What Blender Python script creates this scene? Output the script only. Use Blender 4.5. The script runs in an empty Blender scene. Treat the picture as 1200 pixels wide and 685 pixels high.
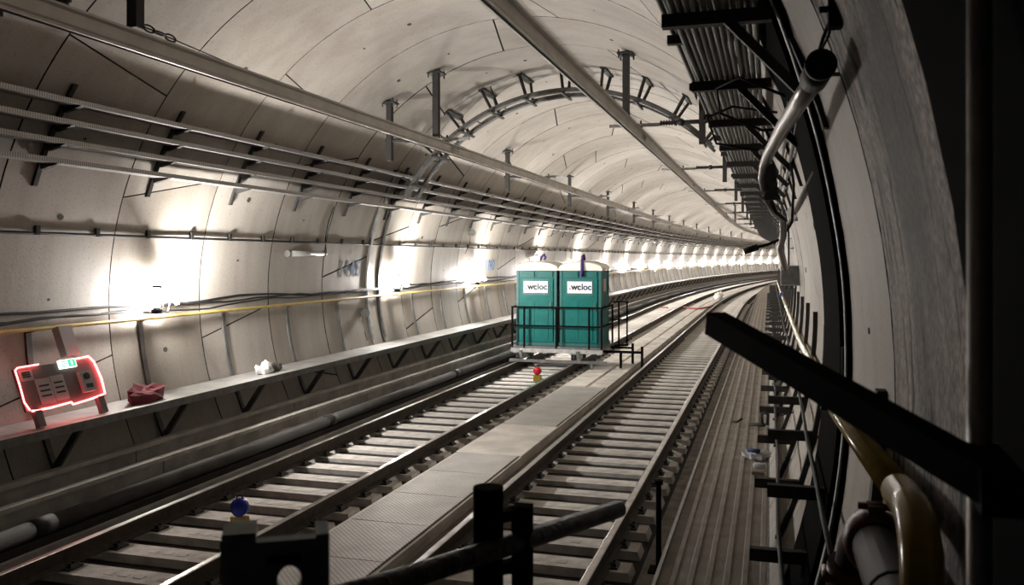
import bpy, math, random
from mathutils import Vector, Matrix
random.seed(7)
SC = bpy.context.scene
COL = SC.collection
R_ = math.radians

# ------------------------------------------------------------------ camera, world, exposure
H = 2.683                                   # eye height above rail top (z = 0)
cam_d = bpy.data.cameras.new('camera')
cam = bpy.data.objects.new('camera', cam_d); COL.objects.link(cam)
cam.location = (0, 0, H)
cam.rotation_euler = (R_(90), 0, R_(16.54))
cam_d.sensor_width = 36.0
cam_d.lens = 1017 / 1200 * 36
cam_d.shift_y = -40.5 / 1200
cam_d.clip_start = 0.05; cam_d.clip_end = 500
cam_d.dof.use_dof = True; cam_d.dof.focus_distance = 18.0; cam_d.dof.aperture_fstop = 5.6
SC.camera = cam
W = bpy.data.worlds.new('world'); SC.world = W; W.use_nodes = True
W.node_tree.nodes['Background'].inputs[0].default_value = (0.5, 0.55, 0.6, 1)
W.node_tree.nodes['Background'].inputs[1].default_value = 0.005
SC.view_settings.view_transform = 'Standard'; SC.view_settings.look = 'None'
SC.view_settings.gamma = 1.0; SC.view_settings.use_curve_mapping = False
SC.view_settings.exposure = 0.25
LAMP_L = 640.0                              # radiance of the bare lamp tubes
FLOOD_L = 1600.0                             # radiance of the floodlight faces above them
LAMP_COL = (1.0, 0.955, 0.905)

# ------------------------------------------------------------------ tunnel geometry
XC, ZC, R = -3.89, 2.1, 4.37                # tunnel axis and inner radius
S0, RC = 47.0, 444.0                        # straight, then a wide bend to the right
SEND = 150.0
RING = 1.87; J0 = 9.35                      # ring width; a ring joint at s = 9.35
LT, RT = -5.53, -2.23                       # track centre lines
def P(x, s, z):
    if s <= S0: return (x, s, z)
    a = (s - S0) / RC; r = RC - (x - XC)
    return (XC + RC - r * math.cos(a), S0 + r * math.sin(a), z)
def head(s): return 0.0 if s <= S0 else -(s - S0) / RC
def C(ang, rad): return (XC + rad * math.sin(ang), ZC + rad * math.cos(ang))
def wall_x(z, side, off=0.0):
    return XC + side * math.sqrt((R - off) ** 2 - (z - ZC) ** 2)
def srange(a, b, st):
    n = max(1, int(round((b - a) / st)))
    return [a + (b - a) * i / n for i in range(n + 1)]
def sl(a, b, st=6.0, st2=3.0):              # sample positions along the tunnel
    if b <= S0: return srange(a, b, st)
    if a >= S0: return srange(a, b, st2)
    return srange(a, S0, st) + srange(S0, b, st2)[1:]

# ------------------------------------------------------------------ materials
def nmat(name):
    m = bpy.data.materials.new(name); m.use_nodes = True
    return m, m.node_tree.nodes, m.node_tree.links, m.node_tree.nodes['Principled BSDF']
def mat(name, col, rough=0.7, metal=0.0, var=0.0, scale=4.0, bump=0.0, bscale=None, col2=None, rnd=0.0, detail=5.0, lo=0.35, hi=0.65, stretch=None, coord='Object', spec=0.5):
    m, N, L, b = nmat(name)
    b.inputs['Roughness'].default_value = rough; b.inputs['Metallic'].default_value = metal; b.inputs['Specular IOR Level'].default_value = spec
    b.inputs['Base Color'].default_value = (*col, 1)
    tc = N.new('ShaderNodeTexCoord'); src = tc.outputs[coord]
    if stretch:
        mp = N.new('ShaderNodeMapping'); mp.inputs['Scale'].default_value = stretch
        L.new(src, mp.inputs[0]); src = mp.outputs[0]
    out = None
    if var or col2:
        n = N.new('ShaderNodeTexNoise'); n.inputs['Scale'].default_value = scale; n.inputs['Detail'].default_value = detail
        L.new(src, n.inputs['Vector'])
        r = N.new('ShaderNodeValToRGB'); r.color_ramp.elements[0].position = lo; r.color_ramp.elements[1].position = hi
        c2 = col2 if col2 else tuple(c * (1 - var) for c in col)
        r.color_ramp.elements[0].color = (*c2, 1); r.color_ramp.elements[1].color = (*col, 1)
        L.new(n.outputs[0], r.inputs[0]); out = r.outputs[0]
    if rnd:
        oi = N.new('ShaderNodeObjectInfo'); mr = N.new('ShaderNodeMapRange')
        mr.inputs[3].default_value = 1 - rnd; mr.inputs[4].default_value = 1 + rnd
        L.new(oi.outputs['Random'], mr.inputs[0])
        mx = N.new('ShaderNodeMix'); mx.data_type = 'RGBA'; mx.blend_type = 'MULTIPLY'; mx.inputs[0].default_value = 1
        if out: L.new(out, mx.inputs[6])
        else: mx.inputs[6].default_value = (*col, 1)
        L.new(mr.outputs[0], mx.inputs[7]); out = mx.outputs[2]
    if out: L.new(out, b.inputs['Base Color'])
    if bump:
        n2 = N.new('ShaderNodeTexNoise'); n2.inputs['Scale'].default_value = bscale or scale * 8; n2.inputs['Detail'].default_value = 4
        L.new(src, n2.inputs['Vector'])
        bp = N.new('ShaderNodeBump'); bp.inputs['Strength'].default_value = bump; bp.inputs['Distance'].default_value = 0.02
        L.new(n2.outputs[0], bp.inputs['Height']); L.new(bp.outputs[0], b.inputs['Normal'])
    return m
def emat(name, col, strength):
    m, N, L, b = nmat(name)
    b.inputs['Base Color'].default_value = (*[min(1, c) for c in col], 1)
    b.inputs['Emission Color'].default_value = (*col, 1); b.inputs['Emission Strength'].default_value = strength
    return m
def lining_mat():
    m, N, L, b = nmat('lining_concrete')
    b.inputs['Roughness'].default_value = 0.62
    tc = N.new('ShaderNodeTexCoord')
    def noise(sc, det, st=(1, 1, 1)):
        mp = N.new('ShaderNodeMapping'); mp.inputs['Scale'].default_value = st
        n = N.new('ShaderNodeTexNoise'); n.inputs['Scale'].default_value = sc; n.inputs['Detail'].default_value = det
        L.new(tc.outputs['Object'], mp.inputs[0]); L.new(mp.outputs[0], n.inputs['Vector']); return n.outputs[0]
    def ramp(src, stops):
        r = N.new('ShaderNodeValToRGB')
        while len(r.color_ramp.elements) < len(stops): r.color_ramp.elements.new(0.5)
        for e, (p, c) in zip(r.color_ramp.elements, stops): e.position = p; e.color = (*c, 1)
        L.new(src, r.inputs[0]); return r.outputs[0]
    def mul(a, b_, f=1.0):
        mx = N.new('ShaderNodeMix'); mx.data_type = 'RGBA'; mx.blend_type = 'MULTIPLY'; mx.inputs[0].default_value = f
        L.new(a, mx.inputs[6]); L.new(b_, mx.inputs[7]); return mx.outputs[2]
    base = ramp(noise(0.55, 5), [(0.3, (0.37, 0.34, 0.305)), (0.55, (0.435, 0.405, 0.365)), (0.75, (0.48, 0.45, 0.41))])
    streak = ramp(noise(2.2, 5, (1, 1.6, 0.25)), [(0.35, (0.86, 0.83, 0.80)), (0.6, (1, 1, 1))])
    speck = ramp(noise(38, 3), [(0.30, (0.55, 0.50, 0.46)), (0.42, (1, 1, 1))])
    c = mul(mul(base, streak, 0.8), speck, 0.55)
    oi = N.new('ShaderNodeObjectInfo')
    tint = ramp(oi.outputs['Random'], [(0.0, (0.84, 0.82, 0.79)), (1.0, (1.06, 1.06, 1.06))])
    L.new(mul(c, tint), b.inputs['Base Color'])
    bp = N.new('ShaderNodeBump'); bp.inputs['Strength'].default_value = 0.25; bp.inputs['Distance'].default_value = 0.01
    L.new(noise(30, 5), bp.inputs['Height']); L.new(bp.outputs[0], b.inputs['Normal'])
    return m
def stained_mat():
    m, N, L, b = nmat('stained_concrete')
    b.inputs['Roughness'].default_value = 0.7; b.inputs['Specular IOR Level'].default_value = 0.3
    tc = N.new('ShaderNodeTexCoord')
    def noise(sc, det, st):
        mp = N.new('ShaderNodeMapping'); mp.inputs['Scale'].default_value = st
        n = N.new('ShaderNodeTexNoise'); n.inputs['Scale'].default_value = sc; n.inputs['Detail'].default_value = det
        L.new(tc.outputs['Object'], mp.inputs[0]); L.new(mp.outputs[0], n.inputs['Vector']); return n.outputs[0]
    def ramp(src, stops):
        r = N.new('ShaderNodeValToRGB')
        while len(r.color_ramp.elements) < len(stops): r.color_ramp.elements.new(0.5)
        for e, (p, c) in zip(r.color_ramp.elements, stops): e.position = p; e.color = (c, c * .95, c * .92, 1)
        L.new(src, r.inputs[0]); return r.outputs[0]
    def mix(a, b_, mode, f):
        mx = N.new('ShaderNodeMix'); mx.data_type = 'RGBA'; mx.blend_type = mode; mx.inputs[0].default_value = f
        L.new(a, mx.inputs[6]); L.new(b_, mx.inputs[7]); return mx.outputs[2]
    base = ramp(noise(1.0, 4, (2, 2.6, .7)), [(0.40, .10), (0.50, .22), (0.60, .40)])
    drips = ramp(noise(1.0, 3, (9, 13, 1.6)), [(0.36, .03), (0.43, 1.0)])
    grit = ramp(noise(60, 2, (1, 1, .6)), [(0.38, .35), (0.50, .9), (0.64, 1.5)])
    L.new(mix(mix(base, drips, 'MULTIPLY', .95), grit, 'MULTIPLY', .8), b.inputs['Base Color'])
    bp = N.new('ShaderNodeBump'); bp.inputs['Strength'].default_value = 0.45; bp.inputs['Distance'].default_value = 0.01
    L.new(noise(45, 4, (1, 1, .6)), bp.inputs['Height']); L.new(bp.outputs[0], b.inputs['Normal'])
    return m
def checker_mat():
    m, N, L, b = nmat('checker_plate')
    b.inputs['Roughness'].default_value = 0.5; b.inputs['Metallic'].default_value = 0.25
    tc = N.new('ShaderNodeTexCoord'); mp = N.new('ShaderNodeMapping')
    mp.inputs['Rotation'].default_value = (0, 0, R_(45)); mp.inputs['Scale'].default_value = (24, 24, 24)
    L.new(tc.outputs['Object'], mp.inputs[0])
    ck = N.new('ShaderNodeTexVoronoi'); ck.inputs['Scale'].default_value = 1.0; ck.inputs['Randomness'].default_value = 0.05
    L.new(mp.outputs[0], ck.inputs['Vector'])
    r = N.new('ShaderNodeValToRGB'); r.color_ramp.elements[0].position = 0.25; r.color_ramp.elements[1].position = 0.5
    r.color_ramp.elements[0].color = (0.80, 0.76, 0.70, 1); r.color_ramp.elements[1].color = (0.42, 0.39, 0.36, 1)
    L.new(ck.outputs['Distance'], r.inputs[0])
    n = N.new('ShaderNodeTexNoise'); n.inputs['Scale'].default_value = 3; L.new(tc.outputs['Object'], n.inputs['Vector'])
    mx = N.new('ShaderNodeMix'); mx.data_type = 'RGBA'; mx.blend_type = 'MULTIPLY'; mx.inputs[0].default_value = 0.5
    L.new(r.outputs[0], mx.inputs[6]); L.new(n.outputs[0], mx.inputs[7])
    L.new(mx.outputs[2], b.inputs['Base Color'])
    bp = N.new('ShaderNodeBump'); bp.invert = True; bp.inputs['Strength'].default_value = 0.6; bp.inputs['Distance'].default_value = 0.006
    L.new(ck.outputs['Distance'], bp.inputs['Height']); L.new(bp.outputs[0], b.inputs['Normal'])
    return m
def perf_mat():                              # galvanised sheet with rows of punched slots
    m, N, L, b = nmat('perforated_galvanised')
    b.inputs['Roughness'].default_value = 0.42; b.inputs['Metallic'].default_value = 0.7
    tc = N.new('ShaderNodeTexCoord'); sx = N.new('ShaderNodeSeparateXYZ'); L.new(tc.outputs['Object'], sx.inputs[0])
    w = N.new('ShaderNodeMath'); w.operation = 'FRACT'; m1 = N.new('ShaderNodeMath'); m1.operation = 'MULTIPLY'; m1.inputs[1].default_value = 31
    L.new(sx.outputs['Y'], m1.inputs[0]); L.new(m1.outputs[0], w.inputs[0])
    g = N.new('ShaderNodeMath'); g.operation = 'GREATER_THAN'; g.inputs[1].default_value = 0.5; L.new(w.outputs[0], g.inputs[0])
    mx = N.new('ShaderNodeMix'); mx.data_type = 'RGBA'; L.new(g.outputs[0], mx.inputs[0])
    mx.inputs[6].default_value = (0.46, 0.45, 0.44, 1); mx.inputs[7].default_value = (0.24, 0.235, 0.23, 1)
    L.new(mx.outputs[2], b.inputs['Base Color'])
    return m
M = dict(
    lining=lining_mat(), stained=stained_mat(), checker=checker_mat(), perf=perf_mat(),
    backing=mat('joint_gasket', (0.03, 0.028, 0.026), 0.9),
    plug=mat('socket_shade', (0.06, 0.055, 0.05), 0.9),
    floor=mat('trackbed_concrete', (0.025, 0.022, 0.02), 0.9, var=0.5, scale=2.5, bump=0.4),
    haunch=mat('ledge_concrete', (0.26, 0.23, 0.195), 0.9, var=0.45, scale=5, bump=0.5),
    slab=mat('walkway_concrete', (0.70, 0.655, 0.59), 0.85, var=0.3, scale=2.2, bump=0.3, rnd=0.05),
    sleeper=mat('sleeper_concrete', (0.74, 0.70, 0.65), 0.85, var=0.3, scale=7, bump=0.35, rnd=0.08),
    railside=mat('rusty_rail', (0.075, 0.055, 0.042), 0.75, 0.2, var=0.4, scale=12, bump=0.2),
    railtop=mat('polished_rail', (0.55, 0.52, 0.50), 0.32, 0.9, var=0.35, scale=5),
    clip=mat('black_fastening', (0.025, 0.024, 0.024), 0.55),
    galv=mat('galvanised_steel', (0.42, 0.42, 0.41), 0.45, 0.65, var=0.3, scale=9),
    darkgalv=mat('dull_steel', (0.16, 0.155, 0.15), 0.55, 0.5, var=0.35, scale=9),
    darksteel=mat('dark_painted_steel', (0.040, 0.038, 0.036), 0.6, 0.0, spec=0.3, var=0.3, scale=10),
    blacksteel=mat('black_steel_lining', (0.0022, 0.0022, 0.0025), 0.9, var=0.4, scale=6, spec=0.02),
    alu=mat('conductor_aluminium', (0.58, 0.55, 0.51), 0.42, 0.55, var=0.2, scale=3),
    cable=mat('grey_cable_sheath', (0.17, 0.16, 0.148), 0.6, rnd=0.25),
    blackcable=mat('black_cable', (0.015, 0.015, 0.018), 0.55, spec=0.25),
    whitecable=mat('pale_cable', (0.5, 0.5, 0.5), 0.4),
    insul=mat('insulator', (0.07, 0.06, 0.06), 0.35),
    yellow=mat('yellow_pipe', (0.25, 0.17, 0.02), 0.2, spec=0.25, var=0.25, scale=6),
    yellowpaint=mat('yellow_paint', (0.60, 0.45, 0.12), 0.5, var=0.2, scale=8),
    deck=mat('walkway_deck', (0.47, 0.46, 0.44), 0.5, 0.25, var=0.25, scale=4),
    ribs=mat('ribbed_panel', (0.33, 0.29, 0.245), 0.75, var=0.3, scale=5, bump=0.3, rnd=0.06),
    ribtop=mat('ribbed_panel_top', (0.43, 0.385, 0.33), 0.7, var=0.25, scale=6),  # rib tops a paler brown than the panel
    trough=mat('trough_concrete', (0.40, 0.375, 0.345), 0.85, var=0.35, scale=3, bump=0.4, rnd=0.05),
    lid=mat('trough_lid', (0.50, 0.475, 0.44), 0.85, var=0.3, scale=4, bump=0.3, rnd=0.1),
    ductpipe=mat('grey_plastic_pipe', (0.09, 0.085, 0.08), 0.8, var=0.3, scale=3),
    firepipe=mat('grey_main_pipe', (0.045, 0.04, 0.038), 0.6, spec=0.2, var=0.3, scale=7),
    redpaint=mat('dark_red_paint', (0.10, 0.03, 0.03), 0.4),
    silver=mat('silver_tube', (0.36, 0.345, 0.34), 0.33, 0.9),
    teal=mat('teal_plastic', (0.0, 0.135, 0.122), 0.5, spec=0.2, var=0.2, scale=6),
    tealdark=mat('teal_plastic_rib', (0.003, 0.095, 0.088), 0.5),
    roof=mat('translucent_white_roof', (0.78, 0.74, 0.66), 0.5),
    white=mat('white_sheet', (0.82, 0.82, 0.82), 0.5),
    black=mat('black_rubber', (0.004, 0.004, 0.0045), 0.85, spec=0.06),
    ink=mat('black_ink', (0.01, 0.01, 0.012), 0.6),
    inkblue=mat('slate_blue_ink', (0.02, 0.06, 0.11), 0.6),
    stencil=mat('blue_stencil_paint', (0.07, 0.16, 0.32), 0.8, col2=(0.17, 0.25, 0.34), scale=16, lo=0.38, hi=0.52),
    purple=mat('purple_strap', (0.05, 0.025, 0.16), 0.7),
    bluefab=mat('blue_wrap', (0.03, 0.06, 0.20), 0.7),
    board=mat('dark_board', (0.16, 0.13, 0.13), 0.6),
    paper=mat('grey_notice', (0.45, 0.42, 0.42), 0.7),
    ledred=emat('red_light_tube', (1.0, 0.10, 0.10), 14.0),
    greensign=emat('green_sign_face', (0.03, 0.55, 0.20), 1.6),
    whitesign=emat('white_sign_face', (0.8, 0.95, 0.85), 1.8),
    redlens=mat('red_lens', (0.42, 0.008, 0.02), 0.2),
    bluelens=mat('blue_lens', (0.01, 0.03, 0.45), 0.2),
    bag=mat('dark_red_fabric', (0.20, 0.02, 0.035), 0.8, var=0.4, scale=9),
    whitefab=mat('white_plastic_film', (0.75, 0.74, 0.72), 0.4),
    redhose=mat('red_hose', (0.38, 0.05, 0.04), 0.6),
    tape=mat('tape_wrapped_tube', (0.10, 0.095, 0.095), 0.4, 0.2, var=0.6, scale=22, bump=0.6, bscale=40),
    greygreen=mat('grey_green_paint', (0.34, 0.42, 0.42), 0.5, 0.2, var=0.4, scale=14),
    tarp=mat('pale_tarp', (0.62, 0.60, 0.56), 0.7),
    debris=mat('dark_debris', (0.05, 0.045, 0.04), 0.7),
    clear=mat('clear_plastic', (0.62, 0.64, 0.66), 0.2),
    lamp=emat('lit_lamp', LAMP_COL, LAMP_L), flood=emat('lit_flood', LAMP_COL, FLOOD_L), pole=mat('bare_metal_pole', (0.80, 0.77, 0.75), 0.5, 0.5, var=0.3, scale=14),
    glassy=mat('fixture_diffuser', (0.40, 0.39, 0.375), 0.25),
)

# ------------------------------------------------------------------ mesh builder
class MB:
    def __init__(s): s.v = []; s.f = []; s.mi = []; s.sm = []
    def face(s, idx, mi=0, sm=False): s.f.append(idx); s.mi.append(mi); s.sm.append(sm)
    def hexa(s, p, mi=0):                   # 8 points: bottom loop then top loop
        o = len(s.v); s.v += [tuple(q) for q in p]
        for q in ((3, 2, 1, 0), (4, 5, 6, 7), (0, 1, 5, 4), (1, 2, 6, 5), (2, 3, 7, 6), (3, 0, 4, 7)):
            s.face([o + i for i in q], mi)
        return s
    def box(s, x0, x1, y0, y1, z0, z1, mi=0, mp=None):
        p = [(x0, y0, z0), (x1, y0, z0), (x1, y1, z0), (x0, y1, z0), (x0, y0, z1), (x1, y0, z1), (x1, y1, z1), (x0, y1, z1)]
        if mp: p = [mp(*q) for q in p]
        return s.hexa(p, mi)
    def bar(s, a, b, w, h, up=(0, 0, 1), mi=0):     # rectangular bar from a to b
        a = Vector(a); b = Vector(b); d = (b - a).normalized(); u = Vector(up)
        if abs(d.dot(u)) > 0.98: u = Vector((0, 1, 0))
        r = d.cross(u).normalized(); u = r.cross(d).normalized()
        r *= w / 2; u *= h / 2
        return s.hexa([a - r - u, a + r - u, a + r + u, a - r + u, b - r - u, b + r - u, b + r + u, b - r + u], mi)
    def tube(s, pts, r, n=8, mi=0, cap=True, radii=None):
        pts = [Vector(p) for p in pts]; o = len(s.v)
        prev = None
        for i, p in enumerate(pts):
            if i == 0: d = pts[1] - p
            elif i == len(pts) - 1: d = p - pts[i - 1]
            else: d = (pts[i + 1] - p).normalized() + (p - pts[i - 1]).normalized()
            d.normalize()
            if prev is None:
                u = Vector((0, 0, 1)) if abs(d.z) < 0.9 else Vector((1, 0, 0))
                u = (u - d * u.dot(d)).normalized()
            else: u = (prev - d * prev.dot(d)).normalized()
            prev = u; w = d.cross(u); rr = radii[i] if radii else r
            for k in range(n):
                a = 2 * math.pi * k / n
                s.v.append(tuple(p + (u * math.cos(a) + w * math.sin(a)) * rr))
        for i in range(len(pts) - 1):
            for k in range(n):
                s.face([o + i * n + k, o + i * n + (k + 1) % n, o + (i + 1) * n + (k + 1) % n, o + (i + 1) * n + k], mi, True)
        if cap:
            s.face([o + k for k in range(n)][::-1], mi); e = o + (len(pts) - 1) * n
            s.face([e + k for k in range(n)], mi)
        return s
    def cyl(s, a, b, r, n=14, mi=0, r2=None): return s.tube([a, b], r, n, mi, True, [r, r if r2 is None else r2])
    def sweep(s, prof, ss, mi=0, closed=True, caps=True, pmi=None, sm=False):   # profile (x, z) along the tunnel
        o = len(s.v); n = len(prof)
        for q in ss:
            for (x, z) in prof: s.v.append(P(x, q, z))
        m = n if closed else n - 1
        for i in range(len(ss) - 1):
            for k in range(m):
                k2 = (k + 1) % n
                s.face([o + i * n + k, o + (i + 1) * n + k, o + (i + 1) * n + k2, o + i * n + k2], pmi[k] if pmi else mi, sm)
        if closed and caps:
            s.face([o + k for k in range(n)], mi); e = o + (len(ss) - 1) * n
            s.face([e + k for k in range(n)][::-1], mi)
        return s
    def sphere(s, c, r, n=12, m=8, sc=(1, 1, 1), mi=0):
        o = len(s.v)
        for i in range(m + 1):
            t = math.pi * i / m
            for k in range(n):
                a = 2 * math.pi * k / n
                s.v.append((c[0] + r * sc[0] * math.sin(t) * math.cos(a), c[1] + r * sc[1] * math.sin(t) * math.sin(a), c[2] + r * sc[2] * math.cos(t)))
        for i in range(m):
            for k in range(n):
                s.face([o + i * n + k, o + (i + 1) * n + k, o + (i + 1) * n + (k + 1) % n, o + i * n + (k + 1) % n], mi, True)
        return s
    def mesh(s, name, mats):
        me = bpy.data.meshes.new(name); me.from_pydata(s.v, [], s.f)
        for m in (mats if isinstance(mats, (list, tuple)) else [mats]): me.materials.append(M[m] if isinstance(m, str) else m)
        me.polygons.foreach_set('material_index', s.mi); me.polygons.foreach_set('use_smooth', s.sm)
        me.update(); return me
    def build(s, name, mats, parent=None, local=False):
        return link(name, s.mesh(name, mats), parent, local)
def link(name, me, parent=None, local=False, loc=None, rz=0.0):
    o = bpy.data.objects.new(name, me); COL.objects.link(o)
    if parent:
        o.parent = parent
        if not local:                        # geometry given in world coordinates
            off = Vector((0, 0, 0)); q = parent
            while q: off += q.location; q = q.parent
            o.location = -off
    if loc is not None: o.location = loc
    if rz: o.rotation_euler.z = rz
    return o
def tag(o, label=None, cat=None, group=None, kind=None):
    if label: o['label'] = label
    if cat: o['category'] = cat
    if group: o['group'] = group
    if kind: o['kind'] = kind
    return o
def empty(name, loc, label, cat, group=None, rz=0.0):
    o = bpy.data.objects.new(name, None); COL.objects.link(o); o.location = loc; o.rotation_euler.z = rz
    o.empty_display_size = 0.1
    return tag(o, label, cat, group)
ORD = ['nearest', 'second nearest', 'third nearest', 'fourth nearest', 'fifth nearest', 'sixth nearest', 'seventh nearest', 'eighth nearest', 'ninth nearest', 'tenth nearest', 'eleventh nearest', 'twelfth nearest']
def nth(i, what, rest): return (ORD[i] + ' ' + what) if i < len(ORD) else rest
# ------------------------------------------------------------------ the setting: lining, floor
b = MB()
prof = [C(R_(-132 + 264 * i / 44), R + 0.09) for i in range(45)]
b.sweep(prof[::-1], sl(-6, SEND, 10, 4), closed=False)
wall = tag(b.build('wall_tunnel', 'backing'), 'curved tunnel shell behind the precast concrete segments', kind='structure')

def seg_mesh(s0, s1, a0n, a0f, a1n, a1f, dr, g=0.0095):
    mb = MB(); n = max(3, int(abs(a1n - a0n) / R_(3.0)))
    ga = g / R; grid = []; deep = []
    for j, (s, a0, a1) in enumerate(((s0 + g, a0n, a0f), (s1 - g, a0f, a1f))):
        lo, hi = ((a0n, a1n) if j == 0 else (a0f, a1f))
        for i in range(n + 1):
            a = lo + ga + (hi - lo - 2 * ga) * i / n
            x, z = C(a, R + dr); grid.append(P(x, s, z))
            x, z = C(a, R + 0.085); deep.append(P(x, s, z))
    mb.v = grid + grid + deep; m = n + 1; G = 2 * m
    for i in range(n): mb.face([i, i + 1, m + i + 1, m + i], 0, True)
    loop = list(range(m)) + list(range(2 * m - 1, m - 1, -1))
    for i in range(len(loop)):
        p, q = loop[i], loop[(i + 1) % len(loop)]
        mb.face([G + p, 2 * G + p, 2 * G + q, G + q], 1)
    return mb
AMAX = R_(127)
socket = MB(); socket.tube([(0, 0, -0.012), (0, 0, 0.004)], 0.045, 10); socket_me = socket.mesh('erector_socket', 'plug')  # flat dark disc; the shade of the open socket is in its colour
k0 = int(math.floor((-5.6 - J0) / RING)); k1 = int(math.ceil((S0 - J0) / RING))
nseg = 0
for k in range(k0, k1):
    s0 = J0 + k * RING; s1 = s0 + RING
    rr = random.Random(k * 13 + 5)
    off = R_([8, 33, 19, 44, 2, 27][k % 6])
    step = R_(360 / 7)
    bounds = []
    for i in range(-4, 5):
        a = off + i * step - step * 0.5; sl_ = R_(2.6) * (1 if (i + k) % 2 else -1)
        bounds.append((a - sl_, a + sl_))
    bl = [(-AMAX, -AMAX)] + [q for q in bounds if -AMAX + 0.12 < q[0] and -AMAX + 0.12 < q[1] and q[0] < AMAX - 0.12 and q[1] < AMAX - 0.12] + [(AMAX, AMAX)]
    for (an, af), (bn, bf) in zip(bl[:-1], bl[1:]):
        mid = (an + bn) / 2
        m_ = 'lining'
        if k in (-4,) and 0.2 < mid: m_ = 'stained'
        mb = seg_mesh(s0, s1, an, af, bn, bf, rr.uniform(-0.003, 0.003), .0095 if s0 < 12 else .014)
        o = mb.build('lining_segment', [m_, 'backing'], wall); nseg += 1
        if s1 > 2 and m_ == 'lining':
            for t in (0.27, 0.5, 0.73):
                if rr.random() < 0.25: continue
                a = an + (bn - an) * t
                if abs(a) > R_(112): continue
                x, z = C(a, R - 0.003); c = link('erector_socket', socket_me, o, True, P(x, (s0 + s1) / 2 + rr.uniform(-0.1, 0.1), z))
                c.rotation_euler = (0, a + math.pi, 0); c.scale = (0.8, 1.0, 1) if t == 0.5 else (0.35, 0.6, 1)
far = MB(); fm = MB()
s = J0 + k1 * RING; kk = 0
while s < SEND:
    mb = MB()
    pr = [C(AMAX - 2 * AMAX * i / 40, R) for i in range(41)]
    far.sweep(pr, srange(s + 0.02, s + RING - 0.02, 1.9), closed=False, sm=True); s += RING
o = far.build('far_lining_rings', 'lining', wall); o['kind'] = 'stuff'

# black sheet added over the black zone of the right wall near the viewpoint
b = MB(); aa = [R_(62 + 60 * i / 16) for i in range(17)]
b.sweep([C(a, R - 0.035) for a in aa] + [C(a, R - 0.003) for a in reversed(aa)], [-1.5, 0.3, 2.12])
tag(b.build('black_zone_sheet', 'blacksteel'), 'black sheet added over the black zone of the right wall nearest the viewer', 'panel')
# black steel casing strip curving up the right wall, with thin edge strips
def lerp_tab(tab, z):
    for (z0, *a_), (z1, *b_) in zip(tab[:-1], tab[1:]):
        if z0 >= z >= z1:
            t = (z0 - z) / (z0 - z1); return [p + (q - p) * t for p, q in zip(a_, b_)]
    return tab[0][1:] if z > tab[0][0] else tab[-1][1:]
CAS = [(4.95, 3.7, 4.55), (4.3, 4.45, 5.45), (3.6, 5.25, 6.75), (3.0, 5.70, 7.40), (2.2, 5.88, 7.55), (1.8, 5.82, 7.45), (1.2, 5.55, 6.9), (.3, 5.2, 6.3), (-.2, 5.0, 6.0)]
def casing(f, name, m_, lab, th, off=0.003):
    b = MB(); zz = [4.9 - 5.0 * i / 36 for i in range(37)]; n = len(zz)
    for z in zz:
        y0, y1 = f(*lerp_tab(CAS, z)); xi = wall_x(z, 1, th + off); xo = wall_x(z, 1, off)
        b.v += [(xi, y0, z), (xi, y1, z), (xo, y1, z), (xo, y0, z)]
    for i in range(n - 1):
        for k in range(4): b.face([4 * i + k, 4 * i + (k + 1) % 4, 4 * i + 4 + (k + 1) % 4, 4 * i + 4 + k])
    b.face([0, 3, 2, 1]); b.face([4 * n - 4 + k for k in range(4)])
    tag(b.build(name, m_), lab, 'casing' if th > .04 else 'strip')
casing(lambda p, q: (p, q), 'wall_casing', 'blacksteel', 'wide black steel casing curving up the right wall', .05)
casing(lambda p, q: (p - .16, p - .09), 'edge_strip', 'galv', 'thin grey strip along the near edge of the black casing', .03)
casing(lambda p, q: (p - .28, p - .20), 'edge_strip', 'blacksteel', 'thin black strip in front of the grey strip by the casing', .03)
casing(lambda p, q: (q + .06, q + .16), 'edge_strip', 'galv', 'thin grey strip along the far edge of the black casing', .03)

b = MB()
fp = [(-7.75, -0.02), (-6.72, -0.02), (-6.70, -0.275), (-1.17, -0.275), (-1.165, -0.40), (-0.25, -0.40), (0.05, 0.18)]
haunch = [(-4.46, -4.37), (-3.36, -3.30), (-1.16, -.76)]
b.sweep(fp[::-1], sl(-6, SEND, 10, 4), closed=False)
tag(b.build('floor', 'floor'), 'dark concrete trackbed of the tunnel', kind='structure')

for i, (x0, x1) in enumerate(haunch):
    b = MB(); b.sweep([(x0, -.399), (x1, -.399), (x1, -.255), (x0, -.255)][::-1], sl(-6, SEND, 8, 4))
    tag(b.build('trim_%d' % (i + 1), 'haunch'), 'low concrete ledge beside the sleeper ends', kind='structure')
# middle walkway between the tracks: concrete slabs, checker plates
def slab(x0, x1, s0, s1, z, name, m_, z0=-0.36):
    b = MB(); b.sweep([(x0, z0), (x1, z0), (x1, z), (x0, z)][::-1], sl(s0 + 0.006, s1 - 0.006, 4, 2)); return b.build(name, m_, mid)
b = MB(); b.sweep([(-4.37, -0.38), (-3.36, -0.38), (-3.36, -0.20), (-4.37, -0.20)][::-1], sl(-6, SEND, 8, 4))
mid = tag(b.build('floor_middle', 'slab'), 'pale concrete strip between the two tracks', kind='structure')
s = 0.6
while s < 17.6:
    if not (11.2 < s < 13.2):
        slab(-4.31, -3.41, s, s + 1.12, -0.115, 'checker_plate', 'checker', -0.199)
    else:
        slab(-4.36, -3.37, s, s + 1.12, -0.12, 'concrete_slab', 'slab', -0.199)
    s += 1.12
slab(-3.40, -3.365, 0.6, s, -0.13, 'edge_kerb', 'slab', -0.199); slab(-4.36, -4.32, 0.6, s, -0.13, 'edge_kerb', 'slab', -0.199)
sa = s
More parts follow.
